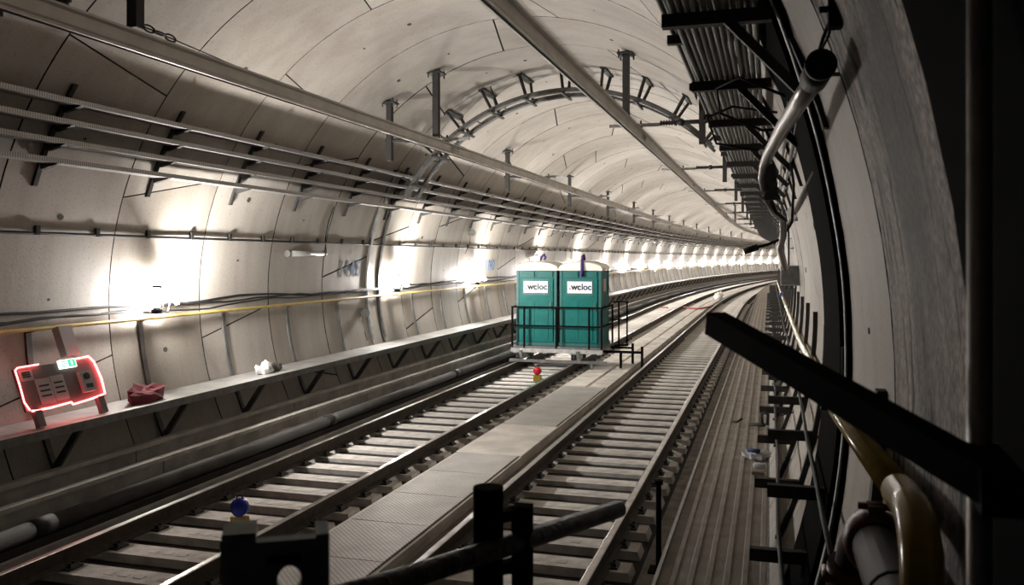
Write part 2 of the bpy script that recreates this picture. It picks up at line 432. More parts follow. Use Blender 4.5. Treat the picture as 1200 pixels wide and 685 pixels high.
while s < 60:
    slab(-4.36, -3.86, s, s + 2.4, -0.12, 'concrete_slab', 'slab', -0.199); slab(-3.78, -3.37, s, s + 2.4, -0.12, 'concrete_slab', 'slab', -0.199); s += 2.4
o = slab(-4.36, -3.86, s, SEND, -0.12, 'far_slab_strip', 'slab', -0.199); o = slab(-3.78, -3.37, s, SEND, -0.12, 'far_slab_strip', 'slab', -0.199)

# ------------------------------------------------------------------ tracks
def sleeper_mesh():
    mb = MB(); w = 0.147; t = 0.140
    L_ = 1.06; top = -0.19; bot = -0.40
    # trapezoid block with sloping ends
    mb.hexa([(-L_, -w, bot), (L_, -w, bot), (L_, w, bot), (-L_, w, bot), (-L_ + 0.07, -t, top), (L_ - 0.07, -t, top), (L_ - 0.07, t, top), (-L_ + 0.07, t, top)])
    for x in (-0.28, -0.12, 0.05, 0.30):     # cast marks
        mb.box(x, x + 0.09, -0.05, 0.02, top, top + 0.004)
    return mb.mesh('sleeper', 'sleeper')
def fastening_mesh():
    mb = MB(); z = -0.19
    mb.box(-0.135, 0.135, -0.085, 0.085, z, z + 0.018)
    for d in (-1, 1):
        x0, x1 = (.05, .125) if d > 0 else (-.125, -.05)
        mb.hexa([(x0, -.055, z + .018), (x1, -.055, z + .018), (x1, .055, z + .018), (x0, .055, z + .018),
                 (x0 + (0 if d > 0 else .02), -.045, z + .05), (x1 - (.02 if d > 0 else 0), -.045, z + .05), (x1 - (.02 if d > 0 else 0), .045, z + .05), (x0 + (0 if d > 0 else .02), .045, z + .05)])
        mb.cyl((d * 0.095, 0, z + 0.05), (d * 0.095, 0, z + 0.07), 0.015, 6)
    return mb.mesh('rail_fastening', 'clip')
sl_me, fa_me = sleeper_mesh(), fastening_mesh()
def far_sleepers(xc, s0, s1, parent):
    mb = MB(); s = s0
    while s < s1:
        mb.box(xc - .97, xc + .97, s - .13, s + .13, -.40, -.19, mp=P)
        for x in (-.75, .75): mb.box(xc + x - .19, xc + x + .19, s - .06, s + .06, -.19, -.12, 1, mp=P)
        s += 0.6
    o = mb.build('far_sleepers', ['sleeper', 'clip'], parent); o['kind'] = 'stuff'
def track(xc, label, ph, fill):
    t = empty('railway_track', (xc, 3.0, -0.40), label, 'track')
    for g in (-0.75, 0.75):
        pr = [(-.075, -.168), (.075, -.168), (.075, -.155), (.012, -.135), (.012, -.045), (.036, -.035), (.036, -.006), (.025, 0.0), (-.025, 0.0), (-.036, -.006), (-.036, -.035), (-.012, -.045), (-.012, -.135), (-.075, -.155)]
        mb = MB(); n = len(pr)
        pm = [0] * n; pm[7] = 1; pm[6] = pm[8] = 1
        mb.sweep([(xc + g + x, z) for x, z in pr], sl(-5, SEND, 8, 2.5), pmi=pm)
        mb.build('rail', ['railside', 'railtop'], t)
    s = ph; i = 0
    while s < 56:
        o = link('sleeper', sl_me, t, True, (0, 0, 0)); p = P(xc, s, 0)
        o.location = (p[0] - xc, p[1] - 3.0, 0.40); o.rotation_euler.z = head(s)
        if s < 31:
            for g in (-0.75, 0.75): link('rail_fastening', fa_me, o, True, (g, 0, 0))
        s += 0.6; i += 1
    far_sleepers(xc, s, SEND, t)
    mb = MB(); mb.sweep([(xc - 0.62, -.39), (xc + .62, -.39), (xc + .62, -.225), (xc - .62, -.225)][::-1], sl(fill, SEND, 4, 3))
    mb.build('infill_slab', 'slab', t)
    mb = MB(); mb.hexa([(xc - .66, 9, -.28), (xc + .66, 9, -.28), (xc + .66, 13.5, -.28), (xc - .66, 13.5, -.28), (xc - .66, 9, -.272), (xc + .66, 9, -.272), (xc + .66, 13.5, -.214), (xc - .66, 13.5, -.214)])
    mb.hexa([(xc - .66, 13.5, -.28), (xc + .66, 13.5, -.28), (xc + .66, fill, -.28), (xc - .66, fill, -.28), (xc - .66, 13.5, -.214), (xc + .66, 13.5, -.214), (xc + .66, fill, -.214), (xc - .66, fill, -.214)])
    mb.build('shade_infill', 'floor', t)  # raised dark filler, added so the gaps between sleepers look shaded
    return t
track(LT, 'left railway track with pale concrete sleepers, carrying the toilet trolley', 5.35, 24.0)
track(RT, 'right railway track with pale concrete sleepers beside the ribbed walkway', 5.62, 38.0)

# ------------------------------------------------------------------ right ribbed walkway
rw = empty('ribbed_walkway', (-0.36, 2.0, -0.40), 'narrow ribbed walkway of brown panels beside the right track', 'walkway')
def rib_panel(s0, s1):
    mb = MB(); x0, x1, z = -0.71, -0.02, 0.55; n = 6; w = (x1 - x0) / n
    pr = []; pm = []
    for i in range(n):
        a = x0 + i * w
        pr += [(a, z), (a + w * .60, z), (a + w * .66, z + .005), (a + w * .94, z + .005)]; pm += [0, 0, 1, 0]
    pr += [(x1, z), (x1, z - .06), (x0, z - .06)]; pm += [0, 0, 0]
    mb.sweep(pr, sl(s0 + .004, s1 - .004, 3, 2), pmi=pm); return mb
s = 0.0
while s < 52: rib_panel(s, s + RING).build('walkway_panel', ['ribs', 'ribtop'], rw); s += RING
o = rib_panel(s, SEND).build('far_walkway_panels', ['ribs', 'ribtop'], rw); o['kind'] = 'stuff'
b = MB(); b.sweep([(-.735, .44), (-.711, .44), (-.711, .572), (-.735, .572)][::-1], sl(0, SEND)); b.build('edge_angle', 'galv', rw)
b = MB(); b.sweep([(-.019, .44), (-.002, .44), (-.002, .568), (-.019, .568)][::-1], sl(0, SEND)); b.build('edge_angle', 'galv', rw)
s = 0.5
while s < 30:
    b = MB(); b.box(-.68, -.62, s, s + .06, -.40, .49); b.box(-.69, -.03, s, s + .06, .43, .489); b.build('support_leg', 'darksteel', rw); s += RING

# ------------------------------------------------------------------ left evacuation walkway, handrail
DZ = 0.84
lw = empty('evacuation_walkway', (-7.7, 9.0, 0.0), 'grey steel evacuation walkway bracketed along the left wall', 'walkway')
s = J0 - 6 * RING
wx = wall_x(DZ, -1)
while s < 52:
    b = MB(); b.sweep([(wx + .02, DZ - .035), (-7.41, DZ - .035), (-7.41, DZ), (wx + .02, DZ)][::-1], srange(s + .005, s + RING - .005, 2)); b.build('deck_plate', 'deck', lw); s += RING
b = MB(); b.sweep([(wx + .02, DZ - .035), (-7.41, DZ - .035), (-7.41, DZ), (wx + .02, DZ)][::-1], sl(s, SEND)); o = b.build('far_deck', 'deck', lw); o['kind'] = 'stuff'
b = MB(); b.sweep([(-7.408, DZ - .085), (-7.388, DZ - .085), (-7.388, DZ + .012), (-7.408, DZ + .012)][::-1], sl(0, SEND)); b.build('edge_angle', 'darkgalv', lw)
def wall_strip(mb, s, z0, z1, w=.07, t=.04, side=-1, n=8, off=0.0, mi=0):
    zz = [z0 + (z1 - z0) * i / n for i in range(n + 1)]
    pr = [(wall_x(z, side, t + off), z) for z in zz] + [(wall_x(z, side, .002 + off), z) for z in reversed(zz)]
    if side < 0: pr = pr[::-1]
    mb.sweep(pr, [s - w / 2, s + w / 2], mi)
def lw_bracket(s):
    mb = MB(); wall_strip(mb, s, .12, DZ - .04, .07, .04)
    a = P(-7.48, s, DZ - .07); c = P(wall_x(.30, -1, .05), s, .30)
    mb.bar(a, c, .05, .075)
    mb.bar(P(wx + .05, s, DZ - .065), P(-7.41, s, DZ - .065), .05, .055)
    return mb
hr = empty('handrail', (-8.1, 9.0, DZ), 'yellow tube handrail on dark curved posts along the left wall', 'handrail')
def hr_post(s):
    mb = MB(); wall_strip(mb, s, DZ + .01, 1.83, .075, .035)
    x = wall_x(1.83, -1); mb.bar(P(x + .01, s, 1.82), P(x + .10, s, 1.845), .05, .03)
    return mb
s = J0 + 0.55 - 5 * RING; fb = MB(); fpst = MB()
while s < SEND:
    if s < 50:
        lw_bracket(s).build('bracket', 'darkgalv', lw); hr_post(s).build('post', 'darkgalv', hr)
    else:
        for dst, src in ((fb, lw_bracket(s)), (fpst, hr_post(s))):
            o_ = len(dst.v); dst.v += src.v
            for f in src.f: dst.face([o_ + i for i in f])
    s += RING
o = fb.build('far_brackets', 'darkgalv', lw); o['kind'] = 'stuff'; o = fpst.build('far_posts', 'darkgalv', hr); o['kind'] = 'stuff'
hx = wall_x(1.85, -1) + .105
b = MB(); b.tube([P(hx, q, 1.86) for q in sl(2, SEND)], .024, 8); b.build('rail_tube', 'yellowpaint', hr)

# ------------------------------------------------------------------ left cable troughs, lids, pipe
for (x, z, lab) in ((-7.50, .36, 'outer pale-topped concrete trough wall under the left walkway'), (-7.10, .26, 'middle pale-topped concrete trough wall beside the black pipe')):
    tr = empty('cable_trough', (x, 3, 0), lab, 'trough', 'concrete trough walls')
    s = 1.5
    while s < 48:
        b = MB(); b.sweep([(x - .045, -.02), (x + .045, -.02), (x + .045, z), (x + .02, z + .012), (x - .045, z + .012)][::-1], srange(s + .006, s + 3.69, 2)); b.build('trough_wall', 'trough', tr); s += 3.7
    b = MB(); b.sweep([(x - .045, -.02), (x + .045, -.02), (x + .045, z), (x - .045, z)][::-1], sl(s, SEND)); o = b.build('far_trough_wall', 'trough', tr); o['kind'] = 'stuff'
    b = MB(); b.sweep([(x + .046, z - .035), (x + .075, z - .035), (x + .075, z + .014), (x + .046, z + .014)][::-1], sl(1.5, SEND)); b.build('edge_angle', 'lid', tr)  # pale strip puts the lit top edge of the wall into colour
rl = random.Random(3); ilid = 0
for (xa, xb, z, rng) in ((-7.42, -7.19, .10, (6, 46)), (-7.05, -6.90, .03, (5, 46))):
    s = rng[0]; ib = 0
    while s < rng[1]:
        L_ = rl.choice((0.8, 1.1, 0.55))
        if rl.random() < 0.5:
            t = rl.uniform(-.02, .03)
            b = MB(); b.hexa([(xa, s, z), (xb, s, z), (xb, s + L_, z + t), (xa, s + L_, z + t), (xa, s, z + .05), (xb, s, z + .05), (xb, s + L_, z + .05 + t), (xa, s + L_, z + .05 + t)])
            b.box(xa + .02, xa + .08, s + L_ * .2, s + L_ * .8, 0.0 - .02, z)
            tag(b.build('trough_lid', 'lid'), nth(ib, 'of the loose pale lids between the two trough walls' if xa < -7.2 else 'of the loose pale lids beside the dark pipe', 'small distant loose lid between the trough walls' if xa < -7.2 else 'small distant loose lid beside the dark pipe'), 'lid', 'loose trough lids')
            s += L_ + .02; ib += 1
        else: s += L_ + 0.4
dp = empty('drain_pipe', (-6.72, 2, 0), 'thick dark pipe lying between the trough and the left rail', 'pipe')
s = 1.0
while s < 60:
    b = MB(); b.tube([P(-6.80, q, .068) for q in (s + .01, s + 2.9, s + 5.78)], .086, 14); b.build('pipe_length', 'ductpipe', dp)
    b = MB(); b.tube([P(-6.80, q, .068) for q in (s + 5.66, s + 5.92)], .096, 14); b.build('coupling', 'darksteel', dp); s += 5.8
b = MB(); b.tube([P(-6.80, q, .068) for q in sl(s, SEND)], .086, 10); o = b.build('far_pipe', 'ductpipe', dp); o['kind'] = 'stuff'
b = MB(); b.sweep([(-6.70, -.275), (-6.65, -.275), (-6.65, -.09), (-6.70, -.09)][::-1], sl(1, SEND)); tag(b.build('kerb_strip', 'trough'), 'low dark kerb strip running beside the left rail', 'kerb')

# ------------------------------------------------------------------ left cable trays on brackets
TR = [(4.38, -7.34), (4.17, -7.46), (3.96, -7.57), (3.75, -7.66)]
names = ['topmost', 'second from top', 'third from top', 'lowest']
for i, (z, x) in enumerate(TR):
    b = MB(); w = .20
    pr = [(x - w, z), (x, z), (x, z + .055), (x - .004, z + .055), (x - .004, z + .004), (x - w + .004, z + .004), (x - w + .004, z + .045), (x - w, z + .045)]
    b.sweep(pr[::-1], sl(2, SEND, 5, 3))
    tag(b.build('cable_tray', 'perf'), names[i] + ' of the four galvanised cable trays on the left wall', 'cable tray', 'cable trays on the left wall')
def tray_bracket_meshes():
    post = MB(); wall_strip(post, 0, 3.50, 4.62, .06, .04, n=6)
    arms = []
    for z, x in TR:
        xw = wall_x(z, -1, .04); m_ = MB(); m_.hexa([(xw, -.03, z - .07), (x - .02, -.03, z - .022), (x - .02, .03, z - .022), (xw, .03, z - .07), (xw, -.03, z - .002), (x + .02, -.03, z - .002), (x + .02, .03, z - .002), (xw, .03, z - .002)])
        arms.append(m_)
    return post, arms
post, arms = tray_bracket_meshes()
post_me = post.mesh('wall_channel', 'darksteel'); arm_me = [m_.mesh('arm', 'darksteel') for m_ in arms]
s = J0 + 0.42 - RING; farb = MB(); ib = 0
while s < 130:
    if s < 50:
        t = empty('tray_bracket', P(0, s, 0), nth(ib, 'of the dark four-armed brackets carrying the left wall trays', 'small distant four-armed bracket under the left wall trays'), 'bracket', 'four-armed tray brackets on the left wall', head(s))
        link('wall_channel', post_me, t, True); ib += 1
        for me in arm_me: link('arm', me, t, True)
    else:
        for src in [post] + arms:
            o_ = len(farb.v); farb.v += [P(p[0], s + p[1], p[2]) for p in src.v]
            for f in src.f: farb.face([o_ + i for i in f])
    s += RING
tag(farb.build('tray_bracket', 'darksteel'), 'distant dark brackets under the left wall cable trays', 'bracket', 'four-armed tray brackets on the left wall', 'stuff')
for q, (z, x) in enumerate(((4.385, -7.46), (4.175, -7.55), (3.965, -7.70))):
    b = MB(); rr = random.Random(q)
    b.tube([P(x + rr.uniform(-.02, .02), s, z + .027) for s in sl(3, 120, 1.4, 2.2)], .022, 6)
    tag(b.build('tray_cable', 'cable'), 'dark cable lying in the ' + names[q] + ' left cable tray', 'cable', 'cables in the left trays')

# thin black cable with clips
cz = 2.97; cx = wall_x(cz, -1, .035)
lc = empty('clipped_cable', (cx, 3, cz), 'straight black cable clipped along the left wall above the lamps', 'cable')
b = MB(); b.tube([P(cx, q, cz) for q in sl(2, SEND)], .018, 6); b.build('cable_run', 'blackcable', lc)
s = 6.2
while s < 60:
    b = MB(); x = wall_x(cz + .05, -1, .003); b.box(x, x + .045, s - .03, s + .03, cz - .02, cz + .09, mp=P); b.build('clip', 'clip', lc); s += RING / 2
def cabler(seed, base, amp, s0, s1, off=.05, r=.016, n=7):
    rr = random.Random(seed); pts = []; z = base
    for s in srange(s0, s1, .45):
        z += rr.uniform(-amp, amp); z += (base - z) * .18
        pts.append(P(wall_x(z, -1, off), s, z))
    return MB().tube(pts, r, n)
for i in range(3):
    tag(cabler(i + 2, 2.03 - .03 * i, .035, 5, 60, .04 + .03 * i, .017 - .002 * i).build('lamp_cable', 'blackcable'), ['upper', 'middle', 'lower'][i] + ' of three slack black lamp cables above the yellow handrail', 'cable', 'slack lamp cables on the left wall')

# ------------------------------------------------------------------ lit work lamps along the left wall
lamp_s = [10.0, 18.0, 23.6, 30.0, 36.7, 43.8] + [50.4 + 6.2 * i for i in range(15)]
def lamp_meshes():
    base = MB(); base.box(-.05, .05, -.05, .05, -.06, .0); base.cyl((0, 0, -.02), (0, 0, .03), .04, 10)
    cage = MB()
    for k in range(4):
        a = math.pi / 4 + k * math.pi / 2; c, s_ = math.cos(a) * .085, math.sin(a) * .085
        cage.tube([(c, s_, .0), (c, s_, .31)], .004, 4)
    bulb = MB(); bulb.tube([(0, 0, .03), (0, 0, .05), (0, 0, .27), (0, 0, .295)], .05, 12, radii=[.035, .05, .05, .03])
    cap = MB(); cap.cyl((0, 0, .295), (0, 0, .325), .06, 10)
    return base.mesh('base', 'black'), cage.mesh('cage', 'darksteel'), bulb.mesh('bulb', 'lamp'), cap.mesh('cap', 'black')
lm = lamp_meshes()
def flood_meshes():
    n = Vector((.68, .52, .40)).normalized(); u = Vector((0, 0, 1)).cross(n).normalized(); v = n.cross(u); c = Vector((.07, .30, .18))
    q = lambda a, b_, d: tuple(c + u * a + v * b_ + n * d)
    h_ = MB(); h_.hexa([q(-.17, -.12, -.06), q(.17, -.12, -.06), q(.17, .12, -.06), q(-.17, .12, -.06), q(-.18, -.13, .0), q(.18, -.13, .0), q(.18, .13, .0), q(-.18, .13, .0)])
    f_ = MB(); f_.v = [q(-.15, -.10, .004), q(.15, -.10, .004), q(.15, .10, .004), q(-.15, .10, .004)]; f_.face([0, 1, 2, 3])
    y_ = MB(); y_.bar((-.02, 0, -.05), (-.02, .26, -.05), .02, .02); y_.bar((-.02, .25, -.05), tuple(c - n * .055), .02, .02)
    return h_.mesh('flood_housing', 'white'), f_.mesh('flood_face', 'flood'), y_.mesh('yoke', 'darksteel')
fl = flood_meshes()
for i, s in enumerate(lamp_s):
    x = wall_x(2.05, -1) + .22
    lab = {0: 'glaring work lamp above the red-lit notice board', 1: 'glaring work lamp beside the stencilled number 1145', 2: 'glaring work lamp left of the stencilled number 1140'}.get(i, nth(i - 3, 'glaring lamp on the left wall beyond the number 1140', 'tiny glaring lamp far down the left wall'))
    t = empty('work_lamp', P(x, s, 1.98), lab, 'lamp', 'lit work lamps along the left wall', head(s))
    for n_, me in zip(('base', 'cage', 'bulb', 'cap'), lm): link(n_, me, t, True)
    b = MB(); b.bar((0, 0, -.05), (-.21, 0, -.05), .03, .02); b.build('bracket', 'darksteel', t, True)
    for n_, me in zip(('flood_housing', 'flood_face', 'yoke'), fl): link(n_, me, t, True)

# ------------------------------------------------------------------ overhead conductor rails and their supports
CZ = 4.55
for (xc, z0, lab) in ((LT, CZ, 'long aluminium overhead conductor rail above the left track'), (-2.10, CZ + .10, 'long aluminium overhead conductor rail above the right track')):
    t = empty('conductor_rail', (xc, 3, z0), lab, 'conductor rail')
    pr = [(-.07, .185), (-.07, .165), (-.032, .150), (-.026, .05), (-.044, .022), (-.038, .0), (.038, .0), (.044, .022), (.026, .05), (.032, .150), (.07, .165), (.07, .185)]
    b = MB(); b.sweep([(xc + x, z0 + z) for x, z in pr], sl(1, SEND, 5, 2.5)); b.build('profile', 'alu', t)
    b = MB(); b.tube([P(xc, q, z0 - .006) for q in sl(1, SEND, 5, 2.5)], .008, 6); b.build('contact_wire', 'railside', t)
    s = 4.6
    while s < 60:
        b = MB(); b.box(xc - .044, xc - .033, s, s + .40, z0 + .055, z0 + .145, mp=P); b.box(xc + .033, xc + .044, s, s + .40, z0 + .055, z0 + .145, mp=P)
        for q in range(4):
            for zz in (.08, .12): b.cyl(P(xc + .044, s + .06 + q * .09, z0 + zz), P(xc + .052, s + .06 + q * .09, z0 + zz), .013, 6, 1)
        b.build('splice_plate', ['alu', 'clip'], t); s += 10.1
def ceil_z(x, off=0.0): return ZC + math.sqrt((R - off) ** 2 - (x - XC) ** 2)
def support(xc, z0, s, side, lab, grp, detail, centre=True):
    t = empty('conductor_support', P(xc, s, z0), lab, 'support', grp)
    mp = lambda x, y, z: P(x, s + y, z)
    if s > 7: side_arm(t, mp, xc, z0, side, detail)
    else:
        qx = xc - .67; b = MB(); b.box(qx - .05, qx + .05, -1.03, -.93, z0 + .15, ceil_z(qx, .02), mp=mp); b.build('drop_post', 'darksteel', t)
        b = MB(); b.bar(mp(qx, -.98, z0 + .235), mp(xc + .10, -.98, z0 + .235), .07, .06); b.build('cross_bar', 'darksteel', t)
        b = MB(); b.box(xc - .05, xc + .06, -1.03, -.93, z0 + .186, z0 + .204, mp=mp); b.build('clamp', 'clip', t)
    centre_post(t, mp, xc, z0, detail, centre)
def side_arm(t, mp, xc, z0, side, detail):
    px = xc + side * 1.05; pz = ceil_z(px, .02); zb = z0 - .12
    b = MB(); b.box(px - .05, px + .05, -.05, .05, zb, pz, mp=mp); b.build('drop_post', 'darksteel', t)
    b = MB(); b.box(px - .13, px + .13, -.12, .12, pz - .06, pz - .03, mp=mp)
    if detail:
        for dx in (-.1, .1):
            for dy in (-.09, .09): b.cyl(mp(px + dx, dy, pz - .12), mp(px + dx, dy, pz + .03), .012, 6)
    b.build('base_plate', 'darksteel', t)
    za = z0 + .25
    b = MB(); b.tube([mp(px + side * .08, 0, za), mp(px - side * .42, 0, za)], .035, 8)
    b.tube([mp(px - side * .30, 0, za), mp(px - side * .38, 0, za)], .055, 8); b.build('arm', 'darksteel', t)
    b = MB(); pts = []; rad = []
    for i in range(13):
        pts.append(mp(px - side * (.42 + .022 * i), 0, za)); rad.append(.055 if i % 2 else .022)
    b.tube(pts, .03, 10, radii=rad); b.build('insulator', 'insul', t)
    b = MB(); b.bar(mp(px - side * .68, 0, za - .02), mp(px - side * 1.52, 0, za - .02), .06, .05); b.build('cross_bar', 'galv', t)
    b = MB(); b.box(xc - .075, xc + .075, -.05, .05, z0 + .186, za - .046, mp=mp); b.cyl(mp(xc + .05, .02, za), mp(xc + .05, .02, za + .06), .015, 6); b.build('clamp', 'clip', t)
def centre_post(t, mp, xc, z0, detail, centre):
    if not centre: return
    qx = xc - .22; qz = ceil_z(qx, .02); zb = z0 + .30
    b = MB(); b.box(qx - .055, qx + .055, .12, .23, zb, qz, mp=mp); b.build('drop_post', 'darksteel', t)
    b = MB(); b.box(qx - .14, qx + .14, .04, .31, qz - .05, qz - .02, mp=mp)
    if detail:
        for dx in (-.11, .11):
            for dy in (.07, .28): b.cyl(mp(qx + dx, dy, qz - .12), mp(qx + dx, dy, qz + .02), .014, 6)
    b.build('base_plate', 'darksteel', t)
    b = MB(); b.tube([mp(qx, .22, zb + .05), mp(xc - .06, 2.4, z0 + .19)], .007, 5); b.build('stay_wire', 'blackcable', t)
    if detail:
        b = MB()
        for i, q in enumerate((.06, .12, .19)):
            p0 = Vector(mp(qx, .22, zb + .05)); p1 = Vector(mp(xc - .06, 2.4, z0 + .19)); c = p0.lerp(p1, q)
            d = (p1 - p0).normalized(); w = Vector((1, 0, 0)) if i % 2 else Vector((0, -d.z, d.y)); pts = []
            for k in range(11):
                a = 2 * math.pi * k / 10; pts.append(c + d * math.cos(a) * .075 + w * math.sin(a) * .032)
            b.tube(pts, .011, 6, cap=False)
        b.build('shackle', 'darksteel', t)
sup = [6.68] + [14.4 + 7.35 * i for i in range(13)]
for i, s in enumerate(sup):
    support(LT, CZ, s, -1, ['nearest left conductor support with shackles at the top edge', 'left conductor support hanging just before the curved cable ladder'][i] if i < 2 else nth(i - 2, 'conductor support above the left track beyond the cable ladder', 'small distant conductor support above the left track'), 'conductor supports above the left track', i < 3, i < 2)
    if s > 10:
        support(-2.10, CZ + .10, s, 1, 'right conductor support with ribbed insulator just before the curved cable ladder' if i == 1 else nth(i - 2, 'insulated conductor support above the right track beyond the cable ladder', 'small distant conductor support above the right track'), 'conductor supports above the right track', i < 3, i in (1, 7))

# ------------------------------------------------------------------ curved cable ladder across the ceiling
al = empty('arched_cable_ladder', (-3.89, 17.15, 6.1), 'dark twin-rail cable ladder arching across the ceiling on V-shaped hangers', 'cable ladder')
sa = 17.15
def arch_strip(r0, r1, s0, s1, a0, a1, n=40):
    mb = MB(); aa = [R_(a0 + (a1 - a0) * i / n) for i in range(n + 1)]
    mb.sweep([C(a, r0) for a in aa] + [C(a, r1) for a in reversed(aa)], [s0, s1]); return mb
for ds in (-.35, .20): arch_strip(R - .49, R - .43, sa + ds, sa + ds + .15, -62, 47).build('stringer', 'darkgalv', al)
for i in range(12):
    a = R_(-57 + i * 9.2); x, z = C(a, R - .46); b = MB(); b.bar((x, sa - .21, z), (x, sa + .21, z), .025, .02); b.build('rung', 'darksteel', al)
for i in range(10):
    a = R_(-57 + i * 11.2); b = MB(); t = Vector((math.cos(a), 0, -math.sin(a))); xt, zt = C(a, R - .005); xb, zb = C(a, R - .51)
    pt = Vector((xt, 0, zt)); pb = Vector((xb, 0, zb))
    b.bar(pt + Vector((0, sa - .46, 0)), pt + Vector((0, sa + .46, 0)), .05, .12, up=t)
    for d in (-1, 1): b.bar(pt + Vector((0, sa + d * .43, 0)), pb + Vector((0, sa + d * .22, 0)), .05, .045)
    b.bar(pb + Vector((0, sa - .50, 0)), pb + Vector((0, sa + .48, 0)), .03, .05, up=t); b.build('hanger', 'darksteel', al)
b = MB()
for ds in (-.31, -.25, .27): b.tube([(C(R_(q), R - .42)[0], sa + ds, C(R_(q), R - .42)[1]) for q in range(-62, 48, 3)], .018, 6)
b.build('cable', 'cable', al)
wc = empty('wall_conduit', (-8.2, 17.15, 1.0), 'pair of pale conduits curving down the left wall right of number 1145', 'conduit')
for ds, m_ in ((-.28, 'galv'), (.28, 'darkgalv')):
    b = MB(); wall_strip(b, sa + ds, .95, 3.62, .09, .05, n=16); wall_strip(b, sa + ds, 3.6, 4.55, .09, .03, n=6); b.build('conduit_strip', m_, wc)

# ------------------------------------------------------------------ right upper cable racks
def rack_meshes():
    out = []
    z = 4.0; xw = wall_x(z, 1, .03); m_ = MB(); m_.box(-.56, xw, -.035, .035, z - .075, z - .005)
    out.append(('arm', m_))
    z = 4.36; xw = wall_x(z, 1, .03); m_ = MB(); m_.box(-.74, xw, -.035, .035, z - .07, z - .005); out.append(('arm', m_))
    m_ = MB(); wall_strip(m_, 0, 3.35, 4.6, .07, .03, 1, 8); out.append(('wall_channel', m_))
    m_ = MB(); m_.bar((wall_x(3.5, 1, .05), 0, 3.5), (-.22, 0, 3.95), .05, .05); out.append(('strut', m_))
    return out
rk = rack_meshes(); rkm = [(n, m_.mesh(n, 'darksteel')) for n, m_ in rk]
s = 4.75; frk = MB(); ib = 0
while s < 120:
    if s < 50:
        t = empty('rack_bracket', P(0, s, 0), nth(ib, 'of the dark two-tier cable brackets high on the right wall', 'small distant two-tier cable bracket high on the right wall'), 'bracket', 'cable brackets high on the right wall', head(s))
        for n, me in rkm: link(n, me, t, True)
        ib += 1
    else:
        for n, src in rk:
            o_ = len(frk.v); frk.v += [P(p[0], s + p[1], p[2]) for p in src.v]
            for f in src.f: frk.face([o_ + i for i in f])
    s += RING
tag(frk.build('rack_bracket', 'darksteel'), 'distant dark brackets under the right wall cables', 'bracket', 'cable brackets high on the right wall', 'stuff')
for (z, xa, xb, n, tier) in ((4.0, -.50, -.075, 12, 'lower'), (4.36, -.70, -.30, 11, 'upper')):
    for i in range(n):
        rr = random.Random(i * 7 + n); x = xa + (xb - xa) * i / (n - 1); r = rr.choice((.0185, .019, .0195)); b = MB()
        pts = []
        for q in sl(1.0, 125, .935, 2):
            pts.append(P(x + rr.uniform(-.003, .003), q, z + r - .002 + rr.uniform(-.003, .003)))
        b.tube(pts, r, 6)
        tag(b.build('power_cable', 'cable'), nth(n - 1 - i, 'to the wall among the grey cables in the %s right rack row' % tier, 'x'), 'cable', 'cables high on the right wall')
for i, (z, off) in enumerate(((3.72, .02), (3.58, .02), (3.25, .02))):
    b = MB(); b.tube([P(wall_x(z, 1, off + .02), q, z) for q in sl(6, 110)], .018, 6)
    tag(b.build('wall_cable', 'whitecable' if i < 2 else 'cable'), ['upper pale cable running on the right wall under the racks', 'second pale cable running on the right wall under the racks', 'dark cable running on the right wall above the grey box'][i], 'cable')

# ------------------------------------------------------------------ right lower rack behind the walkway
def low_meshes():
    out = []
    m_ = MB(); wall_strip(m_, 0, .30, 2.12, .085, .045, 1, 10); out.append(('wall_channel', m_))
    for z in (1.22, .80):
        xw = wall_x(z, 1, .045); m_ = MB(); m_.box(xw - .36, xw, -.03, .03, z - .08, z); out.append(('arm', m_))
    return out
lo = low_meshes(); lom = [(n, m_.mesh(n, 'darksteel')) for n, m_ in lo]
s = 4.0; ib = 0
while s < 50:
    t = empty('pipe_bracket', P(0, s, 0), nth(ib, 'of the dark curved brackets between ribbed walkway and right wall', 'small distant curved bracket between ribbed walkway and right wall'), 'bracket', 'lower brackets on the right wall', head(s))
    for n, me in lom: link(n, me, t, True)
    s += RING; ib += 1
for i in range(2):
    rr = random.Random(50 + i); z = (1.22, .80)[i % 2]; r = .016; b = MB(); x0 = wall_x(z, 1) - .10 - .12 * (i % 2)
    pts = [P(x0 + rr.uniform(-.015, .015), q, z + r + abs(rr.gauss(0, .006))) for q in sl(4.0, 70, 1.1, 2)]
    b.tube(pts, r, 6); tag(b.build('floor_cable', 'blackcable'), ['upper', 'lower'][i % 2] + ' black cable strung on the brackets beside the ribbed walkway', 'cable')

# yellow pipe along the right wall
yp = empty('yellow_pipe', (.38, 2.3, 1.0), 'yellow pipe running along the right wall and bending down at the front', 'pipe')
pts = [P(.40, 60, 1.36), P(.40, 48, 1.38), (.40, 36, 1.42), (.40, 24, 1.47), (.40, 12.4, 1.56), (.40, 5.7, 1.74), (.395, 2.95, 1.945)]
b = MB(); b.tube(pts, .052, 14); b.build('pipe_run', 'yellow', yp)
b = MB(); b.tube([(.395, 3.0, 1.942), (.39, 2.72, 1.965), (.385, 2.58, 1.96), (.38, 2.48, 1.91), (.375, 2.43, 1.82), (.37, 2.42, 1.70), (.34, 2.42, 1.1), (.30, 2.42, .90)], .055, 16); b.build('elbow', 'yellow', yp)
b = MB(); b.tube([(.40, 29.2, 1.45), (.40, 30.6, 1.445)], .10, 12); b.build('joint_wrap', 'bluefab', yp)
for s in (6.4, 8.3, 10.1, 12.0):
    z = 1.74 - (s - 5.7) * .027; b = MB(); b.bar((wall_x(z, 1, .002), s, z - .09), (.34, s, z - .075), .05, .03); b.build('saddle', 'darksteel', yp)

